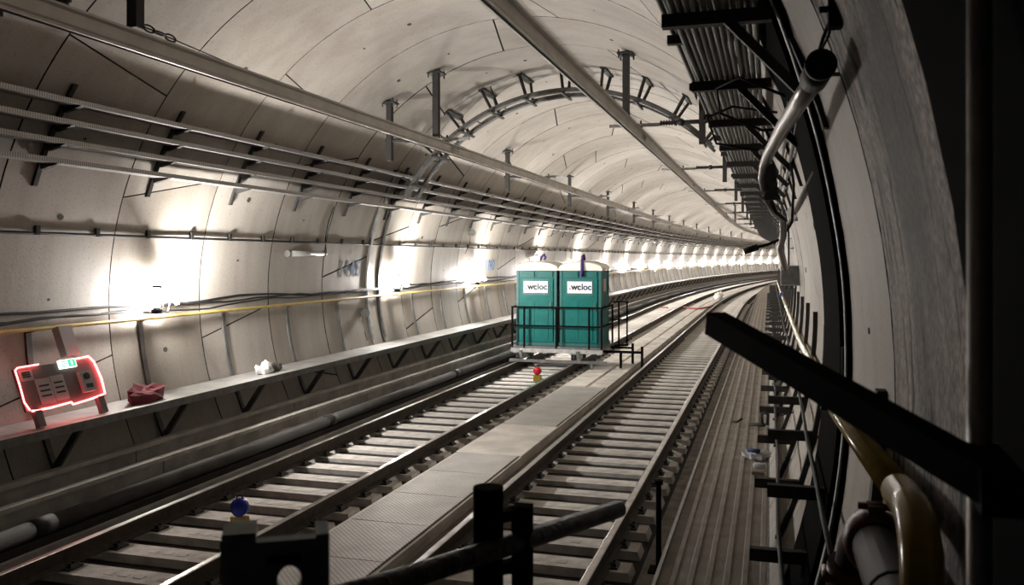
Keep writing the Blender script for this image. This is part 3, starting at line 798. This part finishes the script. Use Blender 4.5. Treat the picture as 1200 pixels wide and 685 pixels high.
# grey main pipe with couplings at lower right
gp = empty('main_pipe', (.34, 2.5, 1.0), 'dull grey main pipe with clamp couplings at the lower right', 'pipe')
b = MB(); b.tube([(.335, .4, 1.78), (.335, 2.35, 1.755), (.335, 3.08, 1.745)], .078, 18); b.build('pipe_run', 'firepipe', gp)
b = MB(); b.tube([(.335, 2.55, 1.752), (.335, 2.57, 1.752)], .081, 18); b.build('seam_ring', 'black', gp)
b = MB(); b.tube([(.335, 3.03, 1.746), (.335, 3.05, 1.746), (.335, 3.13, 1.744), (.335, 3.15, 1.744)], .1, 18, radii=[.085, .102, .102, .085])
b.box(.31, .36, 3.05, 3.13, 1.83, 1.87); b.cyl((.28, 3.09, 1.862), (.40, 3.09, 1.862), .012, 8); b.build('coupling', 'redpaint', gp)
b = MB(); b.tube([(.335, 3.1, 1.745), (.325, 3.3, 1.72), (.30, 3.42, 1.62), (.28, 3.48, 1.45), (.25, 3.5, 1.2), (.18, 3.5, .92)], .06, 14); b.build('elbow', 'firepipe', gp)
b = MB(); b.tube([(.29, 3.45, 1.545), (.282, 3.475, 1.46)], .085, 14); b.cyl((.20, 3.40, 1.50), (.20, 3.52, 1.50), .015, 8); b.build('coupling', 'redpaint', gp)

# silver tube with dark round end, high on the right wall
st = empty('silver_tube', (.1, 4.5, 3.4), 'shiny silver bent tube with a dark round end on the right wall', 'tube')
b = MB(); b.tube([(.165, 3.50, 3.365), (.125, 3.95, 3.36), (.065, 4.6, 3.345), (-.005, 5.45, 3.31), (-.035, 5.75, 3.27), (-.045, 5.85, 3.20), (-.03, 5.9, 3.13)], .036, 14, radii=[.040, .040, .038, .034, .030, .028, .028]); b.build('tube_body', 'silver', st)
b = MB(); b.cyl((.175, 3.32, 3.375), (.16, 3.52, 3.365), .052, 18); b.cyl((.177, 3.29, 3.377), (.175, 3.32, 3.375), .056, 18); b.build('end_housing', 'darksteel', st)
b = MB(); b.cyl((.1772, 3.287, 3.3772), (.177, 3.29, 3.377), .045, 18); b.build('end_glass', 'blackcable', st)
b = MB(); b.hexa([(-.03, 5.9, 3.06), (.06, 5.9, 3.06), (.06, 5.93, 3.06), (-.03, 5.93, 3.06), (-.03, 5.9, 3.27), (.03, 5.9, 3.31), (.03, 5.93, 3.31), (-.03, 5.93, 3.27)]); b.build('mounting_plate', 'darkgalv', st)
b = MB(); b.tube([(.165, 3.45, 3.41), (.19, 3.42, 3.50), (.21, 3.4, 3.55), (.225, 3.3, 3.58)], .007, 6); b.build('lead', 'blackcable', st)
b = MB(); b.tube([(.175, 3.36, 3.43), (.205, 3.36, 3.49), (.225, 3.3, 3.56)], .005, 6); b.build('lead', 'blackcable', st)
b = MB(); b.box(.20, .245, 3.26, 3.32, 3.50, 3.62); b.cyl((.17, 3.29, 3.57), (.2, 3.29, 3.57), .012, 6); b.build('wall_bracket', 'black', st)
b = MB(); b.tube([(-.02, 5.95, 3.08), (.03, 6.3, 3.00), (.09, 6.6, 2.97), (.10, 6.9, 2.85), (.08, 7.1, 2.76), (.12, 7.4, 2.6)], .024, 12)
tag(b.build('flexible_conduit', 'silver'), 'thin silver conduit snaking down below the silver tube', 'conduit')

# grey box, round fixtures and hanging cables on the right wall
t = empty('junction_box', (.33, 15.0, 2.23), 'square grey junction box on the right wall above the yellow pipe', 'box')
b = MB(); b.box(.17, .47, 14.9, 15.1, 2.23, 2.56); b.build('box_body', 'galv', t)
b = MB(); b.box(.185, .455, 14.885, 14.899, 2.245, 2.545); b.build('box_lid', 'darkgalv', t)
for x in (.25, .33, .41):
    b = MB(); b.cyl((x, 15.0, 2.17), (x, 15.0, 2.229), .016, 8); b.build('cable_gland', 'clip', t)
for i, x in enumerate((.22, .30)):
    b = MB(); xx = lambda z: min(x, wall_x(z, 1, .03))
    b.tube([(xx(z), 15.0 - .02 * i, z) for z in (2.561, 2.8, 3.1, 3.4, 3.7, 3.95)], .015, 6)
    tag(b.build('riser_cable', 'blackcable'), ['left', 'right'][i] + ' black cable rising from the grey junction box', 'cable')
def bulkhead(x, s, z, r, lab):
    t = empty('round_fixture', (x, s, z - r), lab, 'fixture', 'round fixtures on the right wall')
    b = MB(); b.tube([(x + .10, s, z), (x + .06, s - .05, z), (x, s - .12, z)], r, 14, radii=[r * .7, r, r]); b.build('housing', 'darkgalv', t)
    b = MB(); b.cyl((x - .003, s - .124, z), (x - .013, s - .14, z), r * .82, 14); b.build('lens', 'glassy', t)
    b = MB(); b.box(x + .02, wall_x(z + r, 1, .004), s - .02, s + .04, z + r * .4, z + r * 1.3); b.build('mount', 'darksteel', t)
bulkhead(.29, 11.9, 3.26, .10, 'larger round fixture on the right wall under the silver tube')
bulkhead(.36, 16.3, 2.94, .10, 'smaller round fixture on the right wall above the junction box')
b = MB(); b.tube([(.18, 8.5, 3.65), (.21, 8.3, 3.35), (.19, 8.1, 3.0), (.10, 8.0, 2.85), (-.02, 8.0, 2.80), (-.10, 8.0, 2.78)], .013, 7); b.tube([(-.10, 8.0, 2.78), (-.22, 8.0, 2.74)], .028, 8)
tag(b.build('hanging_cable', 'blackcable'), 'black cable loop ending in a plug beside the right wall', 'cable')
b = MB(); b.tube([(.06, 7.6, 3.9), (-.30, 7.5, 3.95), (-.5, 7.4, 3.85), (-.42, 7.3, 3.62), (-.1, 7.3, 3.55), (.08, 7.4, 3.70)], .011, 6)
tag(b.build('hanging_cable', 'blackcable'), 'thin black cable looped under the right wall racks', 'cable')
b = MB(); b.tube([(.10, 6.0, 3.75), (-.2, 6.2, 3.93), (-.36, 6.3, 3.88), (-.34, 6.4, 3.72), (-.05, 6.5, 3.60), (.12, 6.6, 3.62)], .010, 6)
tag(b.build('hanging_cable', 'blackcable'), 'black cable hooped beneath the nearest right wall racks', 'cable')

# ------------------------------------------------------------------ portable toilets on a rail trolley
def text_mesh(txt, size, m_, ext=.002, bold=0.0, spacing=1.0):
    cu = bpy.data.curves.new('lettering', 'FONT'); cu.body = txt; cu.size = size; cu.extrude = ext; cu.offset = bold; cu.align_x = 'LEFT'; cu.space_character = spacing
    ob = bpy.data.objects.new('lettering', cu); COL.objects.link(ob)
    dg = bpy.context.evaluated_depsgraph_get(); me = bpy.data.meshes.new_from_object(ob.evaluated_get(dg))
    bpy.data.objects.remove(ob); bpy.data.curves.remove(cu)
    me.materials.clear(); me.materials.append(M[m_]); return me
TS = 21.75; PZ = 0.42                         # front of the toilets, platform top
def toilet(x0, lab, w=1.08, d=1.12, h=1.95):
    t = empty('portable_toilet', (x0 + w / 2, TS + d / 2, PZ), lab, 'portable toilet', 'portable toilets on the trolley')
    w2 = w / 2; d2 = d / 2; L_ = lambda mb, n, m_, p=t: mb.build(n, m_, p, True)
    b = MB(); b.box(-w2 + .02, w2 - .02, -d2 + .02, d2 - .02, .08, h - .02); L_(b, 'cabin', 'teal')
    for sx in (-1, 1):
        for sy in (-1, 1):
            b = MB(); b.box(sx * w2 - (.06 if sx > 0 else 0), sx * w2 + (0 if sx > 0 else .06), sy * d2 - (.06 if sy > 0 else 0), sy * d2 + (0 if sy > 0 else .06), .07, h); L_(b, 'corner_post', 'tealdark')
    b = MB(); b.box(-w2 - .02, w2 + .02, -d2 - .02, d2 + .02, .0, .08); L_(b, 'base', 'tealdark')
    # door with raised panels, header, handle
    b = MB(); b.box(-w2 + .075, w2 - .10, -d2 - .012, -d2 + .02, .10, 1.73)
    door = L_(b, 'door', 'teal')
    for (xa, xb, za, zb) in ((-w2 + .12, -.05, .18, 1.15), (.02, w2 - .22, .18, 1.15)):
        b = MB(); b.box(xa, xb, -d2 - .022, -d2 - .012, za, zb); L_(b, 'door_panel', 'teal', door)
    b = MB(); b.box(w2 - .21, w2 - .13, -d2 - .035, -d2 - .012, .92, 1.12); L_(b, 'handle', 'tealdark', door)
    for sx in (-1, 1):
        b = MB(); b.box(-.45 if sx < 0 else .04, -.06 if sx < 0 else .43, -d2 - .008, -d2 + .02, 1.77, 1.91); vent = L_(b, 'vent_panel', 'tealdark')
        for i in range(4):
            c = MB(); c.box((-.44 if sx < 0 else .05), (-.07 if sx < 0 else .42), -d2 - .016, -d2 - .009, 1.785 + i * .03, 1.80 + i * .03); L_(c, 'louvre', 'teal', vent)
    # sign plate with the lettering
    b = MB(); b.box(-.33, .31, -d2 - .036, -d2 - .012, 1.36, 1.66); sg = L_(b, 'sign_plate', 'white')
    b = MB(); b.box(-.37, .35, -d2 - .020, -d2 - .0125, 1.30, 1.72); L_(b, 'sign_surround', 'tealdark')
    for txt, xx, sz, m_, bo in (('wc', -.225, .215, 'ink', .009), ('loc', .035, .215, 'inkblue', .007)):
        me = text_mesh(txt, sz, m_, .002, bo, 1.0); c = link('lettering', me, sg, True, (xx, -d2 - .039, 1.45)); c.rotation_euler = (R_(90), 0, 0)
    b = MB(); b.hexa([(-.28, -d2 - .040, 1.45), (-.235, -d2 - .040, 1.45), (-.235, -d2 - .036, 1.45), (-.28, -d2 - .036, 1.45), (-.262, -d2 - .040, 1.51), (-.258, -d2 - .040, 1.51), (-.258, -d2 - .036, 1.51), (-.262, -d2 - .036, 1.51)]); L_(b, 'logo_mark', 'inkblue', sg)
    # side panels
    for sx in (-1, 1):
        for ya, yb in ((-d2 + .1, -.03), (.03, d2 - .1)):
            b = MB(); x = sx * (w2 - .02); b.box(min(x, x + sx * .015), max(x, x + sx * .015), ya, yb, .15, 1.30); L_(b, 'side_panel', 'teal')
        b = MB(); x = sx * (w2 - .02); b.box(min(x, x + sx * .02), max(x, x + sx * .02), -.22, .14, 1.40, 1.72); L_(b, 'side_sign', 'paper')
    # domed translucent roof
    b = MB(); n = 12; prof_ = [(-w2 - .035, h - .01)] + [((w2 + .03) * -math.cos(math.pi * i / n), h + .03 + .20 * math.sin(math.pi * i / n) ** .8) for i in range(n + 1)] + [(w2 + .035, h - .01)]
    k = len(prof_); rows = [(-d2 - .03, 0.0), (-d2 + .06, 1.0), (d2 - .06, 1.0), (d2 + .03, 0.0)]
    for y, f in rows:
        for x, z in prof_: b.v.append((x, y, h + .03 + (z - h - .03) * (.80 + .2 * f) if z > h + .03 else z))
    for r_ in range(3):
        for i in range(k - 1): b.face([r_ * k + i, r_ * k + i + 1, (r_ + 1) * k + i + 1, (r_ + 1) * k + i], 0, True)
    b.face(list(range(k))[::-1]); b.face([3 * k + i for i in range(k)]); b.face([0, k, 2 * k, 3 * k][::-1]); b.face([k - 1, 2 * k - 1, 3 * k - 1, 4 * k - 1])
    L_(b, 'roof', 'roof')
    return t
XL, XR = -6.34, -5.18
t1 = toilet(XL, 'left teal portable toilet with white domed roof on the trolley')
t2 = toilet(XR, 'right teal portable toilet with a purple strap over its white roof')
b = MB(); b.tube([(XL + .55, TS + .4, PZ + 2.215), (XL + .60, TS + .3, PZ + 2.29), (XL + .68, TS + .25, PZ + 2.35), (XL + .72, TS + .25, PZ + 2.28), (XL + .68, TS + .3, PZ + 2.23)], .035, 8)
tag(b.build('lifting_strap', 'purple'), 'purple strap bunched on the left toilet roof', 'strap')
b = MB(); b.tube([(XR + .60, TS + .25, PZ + 2.22), (XR + .60, TS + .15, PZ + 2.33), (XR + .60, TS + .03, PZ + 2.30), (XR + .595, TS - .05, PZ + 2.12), (XR + .60, TS - .075, PZ + 1.95), (XR + .58, TS - .08, PZ + 1.78)], .038, 8)
tag(b.build('lifting_strap', 'purple'), 'purple strap hanging over the right toilet roof edge', 'strap')
tv = empty('rail_trolley', (-5.3, 22.3, 0.0), 'grey rail trolley with black guard rails carrying two toilets', 'trolley')
xa, xb, ya, yb = -6.42, -4.02, TS - .22, TS + 1.40
b = MB(); b.box(xa, xb, ya, yb, PZ - .06, PZ - .002); b.build('platform', 'darkgalv', tv)
b = MB()
b.box(xa, xb, ya - .02, ya + .05, PZ - .16, PZ - .06); b.box(xa, xb, yb - .05, yb, PZ - .16, PZ - .06)
for x in (xa + .1, -5.53, xb - .1): b.box(x - .05, x + .05, ya, yb, PZ - .18, PZ - .06)
b.build('chassis', 'galv', tv)
for x in (-6.28, -4.78):
    for y in (ya + .22, yb - .25):
        b = MB(); b.cyl((x - .04, y, .135), (x + .04, y, .135), .135, 20); b.cyl((x + (.04 if x < -5 else -.04), y, .135), (x + (.065 if x < -5 else -.065), y, .135), .155, 20); b.build('wheel', 'darksteel', tv)
        b = MB(); b.box(x - .10, x + .10, y - .16, y + .16, PZ - .20, PZ - .11); b.hexa([(x + .09, y - .20, .10), (x + .16, y - .20, .10), (x + .16, y + .20, .10), (x + .09, y + .20, .10), (x + .09, y - .30, PZ - .1), (x + .16, y - .30, PZ - .1), (x + .16, y + .30, PZ - .1), (x + .09, y + .30, PZ - .1)]); b.build('axle_box', 'galv', tv)
for (x, y) in ((xa + .03, ya + .02), (-5.22, ya + .02), (xb - .03, ya + .02), (xa + .03, yb - .03), (xb - .03, yb - .03), (xa + .35, ya + .02), (xb - .35, ya + .02)):
    b = MB(); b.box(x - .022, x + .022, y - .022, y + .022, PZ - .05, PZ + 1.02); b.build('guard_post', 'black', tv)
for z in (PZ + 1.0, PZ + .52):
    b = MB(); b.bar((xa, ya + .02, z), (xb, ya + .02, z), .035, .04); b.bar((xb - .03, ya, z), (xb - .03, yb, z), .035, .04); b.bar((xa + .03, ya, z), (xa + .03, yb, z), .035, .04); b.build('guard_rail', 'black', tv)
for (x1_, y_, zt, w_) in ((-3.05, ya + .35, .45, .06), (-3.45, yb - .2, .42, .05)):
    b = MB(); b.bar((xb - .1, y_, .30), (x1_, y_, .30), w_, w_); b.box(x1_ - .06, x1_, y_ - .03, y_ + .03, -.115, zt)
    if x1_ > -3.2: b.box(-3.65, -3.59, y_ - .03, y_ + .03, -.115, .29)
    b.build('outrigger', 'black', tv)
for (x, y) in ((xb + .12, yb + .1), (xb + .32, yb + .25)):
    b = MB(); b.box(x - .02, x + .02, y - .02, y + .02, .30, PZ + 1.1); b.build('guard_post', 'black', tv)
b = MB()
for z in (PZ + 1.08, PZ + .6): b.bar((xb - .02, yb, z), (xb + .34, yb + .27, z), .03, .03)
b.bar((xb - .05, yb - .05, PZ - .09), (xb + .34, yb + .27, PZ - .09), .05, .05); b.build('guard_rail', 'black', tv)
b = MB(); b.box(xa - .02, -3.9, ya - .10, ya - .03, .02, .09); b.box(-4.32, -4.26, ya - .10, ya - .04, -.12, .02); b.build('front_beam', 'darkgalv', tv)

# ------------------------------------------------------------------ small warning lamps between the rails
def warn(x, s, z, lens, lab):
    t = empty('warning_lamp', (x, s, z), lab, 'warning lamp')
    b = MB(); b.hexa([(-.09, -.05, 0), (.09, -.05, 0), (.09, .05, 0), (-.09, .05, 0), (-.085, -.045, .14), (.085, -.045, .14), (.085, .045, .14), (-.085, .045, .14)]); b.build('battery_case', 'yellowpaint' if lens == 'bluelens' else 'yellow', t, True)
    b = MB(); b.cyl((0, -.035, .235), (0, .035, .235), .095, 18); b.sphere((0, -.035, .235), .085, 14, 8, (1, .35, 1)); b.sphere((0, .035, .235), .085, 14, 8, (1, .35, 1)); b.build('lens', lens, t, True)
    b = MB(); b.tube([(.04 * math.cos(a), 0, .325 + .035 * math.sin(a)) for a in [math.pi * i / 8 for i in range(9)]], .008, 6); b.cyl((0, 0, .13), (0, 0, .15), .03, 10); b.build('grip', 'black', t, True)
warn(-5.38, 7.99, -.19, 'bluelens', 'blue round warning lamp on yellow case between the left rails')
warn(-5.20, 19.6, -.19, 'redlens', 'red round warning lamp on yellow case in front of the trolley')

# ------------------------------------------------------------------ left walkway items
t = empty('notice_board', (-7.75, 8.0, DZ), 'leaning emergency notice board outlined by a glowing red light tube', 'notice board')
BM = Matrix.Translation((-7.62, 7.42, DZ + .20)) @ Matrix.Rotation(R_(-22), 4, 'Y') @ Matrix.Rotation(R_(90), 4, 'Z') @ Matrix.Rotation(R_(90), 4, 'X')
def bp(u, v, w=0.0): return tuple(BM @ Vector((u, v, w)))     # u along the wall, v up the board, w out of it
def bbox(u0, u1, v0, v1, w0, w1): return MB().hexa([bp(u0, v0, w0), bp(u1, v0, w0), bp(u1, v1, w0), bp(u0, v1, w0), bp(u0, v0, w1), bp(u1, v0, w1), bp(u1, v1, w1), bp(u0, v1, w1)])
bbox(0, 1.14, 0, .48, -.03, 0).build('panel', 'board', t)
tube_pts = [(.05, -.01), (.3, -.015), (.6, .0), (.62, -.03), (.9, -.01), (1.13, .02), (1.15, .2), (1.12, .42), (1.06, .50), (.86, .49)]
b = MB(); b.tube([bp(u, v, .02) for u, v in tube_pts], .011, 8); b.build('light_tube', 'ledred', t)
b = MB(); b.tube([bp(u, v, .02) for u, v in ((.03, .0), (-.01, .1), (0, .3), (0, .46), (.04, .485), (.32, .49))], .008, 8); b.build('light_tube', 'ledred', t)
sg = bbox(.60, .84, .40, .50, 0, .03).build('exit_sign', 'whitesign', t)
bbox(.72, .825, .41, .49, .031, .034).build('sign_symbol', 'greensign', sg); 
for i in range(3): bbox(.62, .70, .42 + i * .025, .432 + i * .025, .031, .033).build('sign_line', 'greensign', sg)
bbox(.76, .785, .43, .475, .0345, .036).build('sign_figure', 'whitesign', sg)
for (u0, u1, v0, v1) in ((.22, .42, .04, .33), (.43, .62, .05, .34), (.05, .22, .33, .45)):
    n_ = bbox(u0, u1, v0, v1, .001, .006).build('notice', 'paper', t)
    for q in range(3):
        a = v0 + (v1 - v0) * (.28 + .2 * q); bbox(u0 + .03, u1 - .03, a, a + .02, .0062, .0075).build('print_line', 'ink', n_)
ph = bbox(.82, .99, .08, .33, .001, .05).build('call_unit', 'paper', t)
b = MB(); b.cyl(bp(.90, .26, .051), bp(.90, .26, .07), .04, 12); b.build('dial', 'ink', ph)
bbox(.86, .96, .12, .17, .051, .056).build('key_pad', 'ink', ph)
for u in (.08, 1.0): bbox(u, u + .09, -.20, 0, -.03, .03).build('foot', 'board', t)
bbox(.80, 1.0, .56, .92, -.12, -.02).build('wall_box', 'paper', t)

def lump(name, c, sc, m_, lab, cat, seed, n=16, m=9, rough=.28):
    rr = random.Random(seed); b = MB(); b.sphere((0, 0, 0), 1, n, m)
    ph_ = [rr.uniform(0, 6.28) for _ in range(8)]
    out = []
    for (x, y, z) in b.v:
        f = 1 + rough * (math.sin(3.1 * x + ph_[0]) * math.sin(4.3 * y + ph_[1]) + .6 * math.sin(7 * x + 5 * z + ph_[2]) * math.sin(6 * y - 3 * z + ph_[3]) + .35 * math.sin(11 * y + 9 * x + ph_[4]))
        out.append((c[0] + x * f * sc[0], c[1] + y * f * sc[1], c[2] + max(-.55, z) * f * sc[2] + .55 * sc[2] * f))
    zmin = min(p[2] for p in out); b.v = [(p[0], p[1], p[2] - zmin + c[2]) for p in out]; b.sm = [False] * len(b.f)
    return tag(b.build(name, m_), lab, cat)
lump('bag', (-7.68, 9.35, DZ + .001), (.13, .30, .13), 'bag', 'dark red fabric bag slumped on the left walkway', 'bag', 1)
lump('plastic_wrapping', (-7.72, 12.15, DZ + .001), (.10, .17, .10), 'whitefab', 'crumpled white wrapping lying on the left walkway', 'wrapping', 4, rough=.4)
lump('glove', (-7.70, 12.42, DZ + .001), (.07, .09, .08), 'debris', 'small black glove lying beside white wrapping on the left walkway', 'glove', 9, rough=.35)

# fluorescent battens (unlit) and small wall fittings
def batten(s, lab):
    z = 2.76; x = wall_x(z, -1, .0); t = empty('tube_light', (x + .05, s, z - .05), lab, 'light fixture', 'unlit tube lights on the left wall')
    b = MB(); b.box(x + .01, x + .05, s - .55, s + .55, z - .03, z + .03); b.build('housing', 'darkgalv', t)
    b = MB(); b.tube([(x + .09, s - .60, z), (x + .09, s + .60, z)], .052, 12); b.build('diffuser', 'glassy', t)
    for d in (-1, 1):
        b = MB(); b.tube([(x + .09, s + d * .60, z), (x + .09, s + d * .67, z)], .06, 12); b.build('end_cap', 'darkgalv', t)
    b = MB(); b.tube([(x + .09, s + .66, z), (x + .08, s + .74, z + .06), (x + .05, s + .78, cz)], .008, 6); b.build('lead', 'blackcable', t)
batten(14.15, 'unlit white tube light on the left wall left of number 1145')
batten(29.9, 'small unlit tube light on the left wall above the left toilet')
for (s, z, lab) in ((16.55, 1.55, 'small spotlight on the left wall below the number 1145'), (22.9, 3.40, 'small spotlight under the lowest left cable tray')):
    x = wall_x(z, -1); t = empty('spotlight', (x + .05, s, z - .1), lab, 'spotlight')
    b = MB(); b.box(x + .004, x + .05, s - .05, s + .05, z - .08, z + .08); b.build('mount', 'darkgalv', t)
    b = MB(); b.cyl((x + .06, s + .02, z), (x + .16, s - .08, z - .02), .07, 14, r2=.09); b.build('head', 'galv', t)
    b = MB(); b.tube([(x + .04, s, z - .08), (x + .03, s + .02, z - .3), (wall_x(z - .6, -1, .02), s + .04, z - .6)], .008, 6); b.build('lead', 'blackcable', t)
b = MB(); b.tube([(wall_x(q, -1, .02), 13.95 + .9 * (cz - q) * 0 + .95 - .06 * math.sin((q - cz) * 4), q) for q in (2.98, 3.1, 3.25, 3.4, 3.55, 3.66)], .012, 6)
tag(b.build('drop_cable', 'blackcable'), 'thin black cable dropping from the trays to the unlit tube light', 'cable')
# painted ring numbers
def stencil(txt, s, z, size, lab):
    x = wall_x(z, -1, .017); t = empty('painted_number', (x, s, z), lab, 'number')
    tl = math.asin((z + size * .35 - ZC) / R); rot = (Matrix.Rotation(tl, 3, 'Y') @ Matrix.Rotation(R_(90), 3, 'Z') @ Matrix.Rotation(R_(90), 3, 'X')).to_euler()
    for i, ch in enumerate(txt):
        c = link('digit', text_mesh(ch, size, 'stencil', .0015, .008), t, True, (0, i * size * .58 + (.06 if ch == '1' else 0), 0)); c.rotation_euler = rot
stencil('1145', 15.52, 2.31, .46, 'faded blue stencilled number nearest the unlit tube light, reading 1145')
stencil('1140', 24.75, 2.31, .46, 'small distant blue stencilled number left of the toilets, reading 1140')
# ------------------------------------------------------------------ litter on floor and walkways
lump('plastic_bag', (-3.30, 60, -.119), (.28, .5, .3), 'whitefab', 'white plastic sack lying far off beside the right track', 'bag', 12, rough=.3)
b = MB(); b.tube([(-6.0, 50.5, -.18), (-5.6, 50.2, -.18)], .05, 6); b.tube([(-4.7, 49.5, -.09), (-4.2, 48.5, -.09), (-3.7, 48.2, -.09), (-3.4, 49.8, -.09), (-3.2, 52, -.12)], .05, 6)
tag(b.build('hose', 'redhose'), 'red hose lying across the middle strip in the distance', 'hose')
WZ = .566
t = lump('plastic_bag', (-.14, 9.55, WZ), (.13, .12, .05), 'clear', 'clear crumpled plastic bag on the ribbed walkway', 'bag', 21, rough=.35)
b = MB(); b.tube([(-.22, 9.45, WZ + .10), (-.10, 9.40, WZ + .105)], .022, 8); tag(b.build('plastic_scrap', 'bluefab'), 'blue plastic scrap on the crumpled clear bag', 'scrap')
b = MB(); b.tube([(-.16, 9.05, WZ + .035), (-.14, 9.05, WZ + .035), (-.05, 9.04, WZ + .035), (-.03, 9.04, WZ + .035)], .034, 12, radii=[.015, .034, .034, .03]); tag(b.build('bottle', 'clear'), 'small clear bottle lying on the ribbed walkway', 'bottle')
b = MB(); b.box(-.17, -.05, 8.80, 8.87, WZ, WZ + .03); tag(b.build('wood_block', 'ribs'), 'small flat block in front of the bottle on the ribbed walkway', 'block')
b = MB(); b.tube([(-.24, 11.3, WZ + .03), (-.10, 11.25, WZ + .035), (-.05, 11.25, WZ + .04)], .022, 8); b.tube([(-.09, 11.3, WZ + .03), (-.10, 11.3, WZ + .16), (-.06, 11.3, WZ + .19), (-.02, 11.3, WZ + .16), (-.03, 11.3, WZ + .03)], .02, 8)
tag(b.build('hand_tool', 'debris'), 'dark hand tool with looped handle on the ribbed walkway', 'tool')
b = MB(); b.tube([(-.47, 11.5, WZ + .02), (-.40, 11.45, WZ + .022), (-.34, 11.5, WZ + .06)], .016, 6); tag(b.build('hook', 'debris'), 'small dark hook lying left of the hand tool', 'hook')
# steel post at the walkway edge
t = empty('marker_post', (-1.0, 8.2, -.255), 'slim black steel post standing between right rail and ribbed walkway', 'post')
b = MB(); b.cyl((-1.0, 8.2, -.235), (-1.0, 8.2, .56), .026, 12); b.build('shaft', 'black', t)
b = MB(); b.cyl((-1.0, 8.2, .56), (-1.0, 8.2, .60), .042, 12); b.build('cap', 'black', t)
b = MB(); b.box(-1.09, -.86, 8.1, 8.3, -.255, -.235); b.build('foot_plate', 'black', t)

# ------------------------------------------------------------------ scaffold platform at the viewpoint
t = empty('scaffold_platform', (-.4, .8, -.40), 'black scaffold posts and rails around the viewpoint', 'scaffold')
DKZ = .95
b = MB(); b.box(-1.15, .28, -1.2, 2.08, DKZ - .05, DKZ); b.build('deck', 'darksteel', t)
for x in (-1.08,):
    for y in (-1.1, 1.9): b = MB(); b.cyl((x, y, -.255), (x, y, DKZ - .05), .024, 10); b.build('leg', 'darksteel', t)
for y in (-1.1, 1.9): b = MB(); b.cyl((-.1, y, .566), (-.1, y, DKZ - .05), .024, 10); b.build('leg', 'darksteel', t)
b = MB(); b.cyl((-.622, 1.902, DKZ), (-.622, 1.902, 2.156), .035, 18); b.build('thick_post', 'black', t)
b = MB(); b.bar((-.56, 1.972, 1.90), (-.56, 1.972, 2.10), .042, .042); b.bar((-.60, 1.92, 2.085), (-.56, 1.972, 2.085), .03, .025); b.bar((-.60, 1.92, 1.965), (-.56, 1.972, 1.965), .03, .025); b.build('side_bracket', 'black', t)
b = MB(); b.tube([(-.86, 1.20, 2.08), (-.724, 1.558, 2.043), (-.60, 1.87, 2.022), (-.40, 2.385, 1.99)], .024, 14); b.build('taped_rail', 'tape', t)
b = MB(); b.cyl((-.86, 1.2, DKZ), (-.86, 1.2, 2.11), .024, 12); b.build('post', 'darksteel', t)
b = MB(); b.cyl((.302, 1.45, 1.0), (.302, 1.45, 3.27), .0175, 16); b.build('pole', 'pole', t)
b = MB(); b.bar((-.118, 2.0, 2.537), (.302, 1.262, 2.376), .046, .05); b.build('diagonal_bar', 'black', t)
b = MB(); b.bar((.29, 1.26, 2.376), (.302, 1.45, 2.376), .05, .06); b.build('bar_clamp', 'black', t)
# grey-green bracket head with hole and slot on its own stub post
g = empty('bracket_head', (-.68, 1.10, DKZ), 'blurred grey-green steel bracket with a hole at the bottom edge', 'bracket')
GM = Matrix.Translation((-.68, 1.10, 2.20)) @ Matrix.Rotation(R_(31), 4, 'Z')
def gb(x0, x1, y0, y1, z0, z1): return [tuple(GM @ Vector(p)) for p in ((x0, y0, z0), (x1, y0, z0), (x1, y1, z0), (x0, y1, z0), (x0, y0, z1), (x1, y0, z1), (x1, y1, z1), (x0, y1, z1))]
b = MB(); hz, hr_ = .022, .017                 # plate with a round hole
ring = [(.018 + hr_ * math.cos(q), hz + hr_ * 1.25 * math.sin(q)) for q in [math.pi * 2 * i / 16 for i in range(16)]]
def sqp(q):
    c, s_ = math.cos(q), math.sin(q); m_ = max(abs(c), abs(s_)); return (.07 * c / m_, -.02 + .10 * s_ / m_)
sq = [sqp(math.pi * 2 * i / 16) for i in range(16)]
for y in (-.012, .012):
    for x, z in ring: b.v.append(tuple(GM @ Vector((x, y, z))))
    for x, z in sq: b.v.append(tuple(GM @ Vector((x, y, z))))
for i in range(16):
    j = (i + 1) % 16
    b.face([i, j, 16 + j, 16 + i]); b.face([32 + j, 32 + i, 48 + i, 48 + j]); b.face([16 + i, 16 + j, 48 + j, 48 + i]); b.face([j, i, 32 + i, 32 + j])
b.build('plate', 'greygreen', g)
for (q0, q1, q2, q3, q4, q5) in ((-.074, -.028, -.012, .05, .080, .094), (.055, .074, -.016, .05, -.12, .086), (-.076, -.060, -.016, .05, -.12, .086)):
    b = MB(); b.hexa(gb(q0, q1, q2, q3, q4, q5)); b.build('rib', 'greygreen', g)
b = MB(); b.hexa(gb(-.012, .034, -.020, -.012, .050, .060)); b.build('slot_shade', 'black', g)  # black bar painted in for the dark inside the open slot
b = MB(); b.cyl((-.68, 1.12, DKZ), (-.68, 1.12, 2.1), .03, 12); b.build('stub_post', 'greygreen', g)

# ------------------------------------------------------------------ thin dust haze filling the tunnel
HAZE = 0.004
m_, N_, L2_, b_ = nmat('dust_haze'); N_.remove(b_)
vs = N_.new('ShaderNodeVolumeScatter'); vs.inputs['Density'].default_value = HAZE; vs.inputs['Anisotropy'].default_value = 0.55
vs.inputs['Color'].default_value = (0.93, 0.95, 1.0, 1)
L2_.new(vs.outputs[0], N_['Material Output'].inputs['Volume'])
b = MB(); pr = [C(R_(360 * i / 24), R + .2) for i in range(24)]
b.sweep(pr, sl(-4, 149, 10, 5)); tag(b.build('haze', m_), 'thin dusty haze hanging in the lit tunnel', 'haze', kind='stuff')
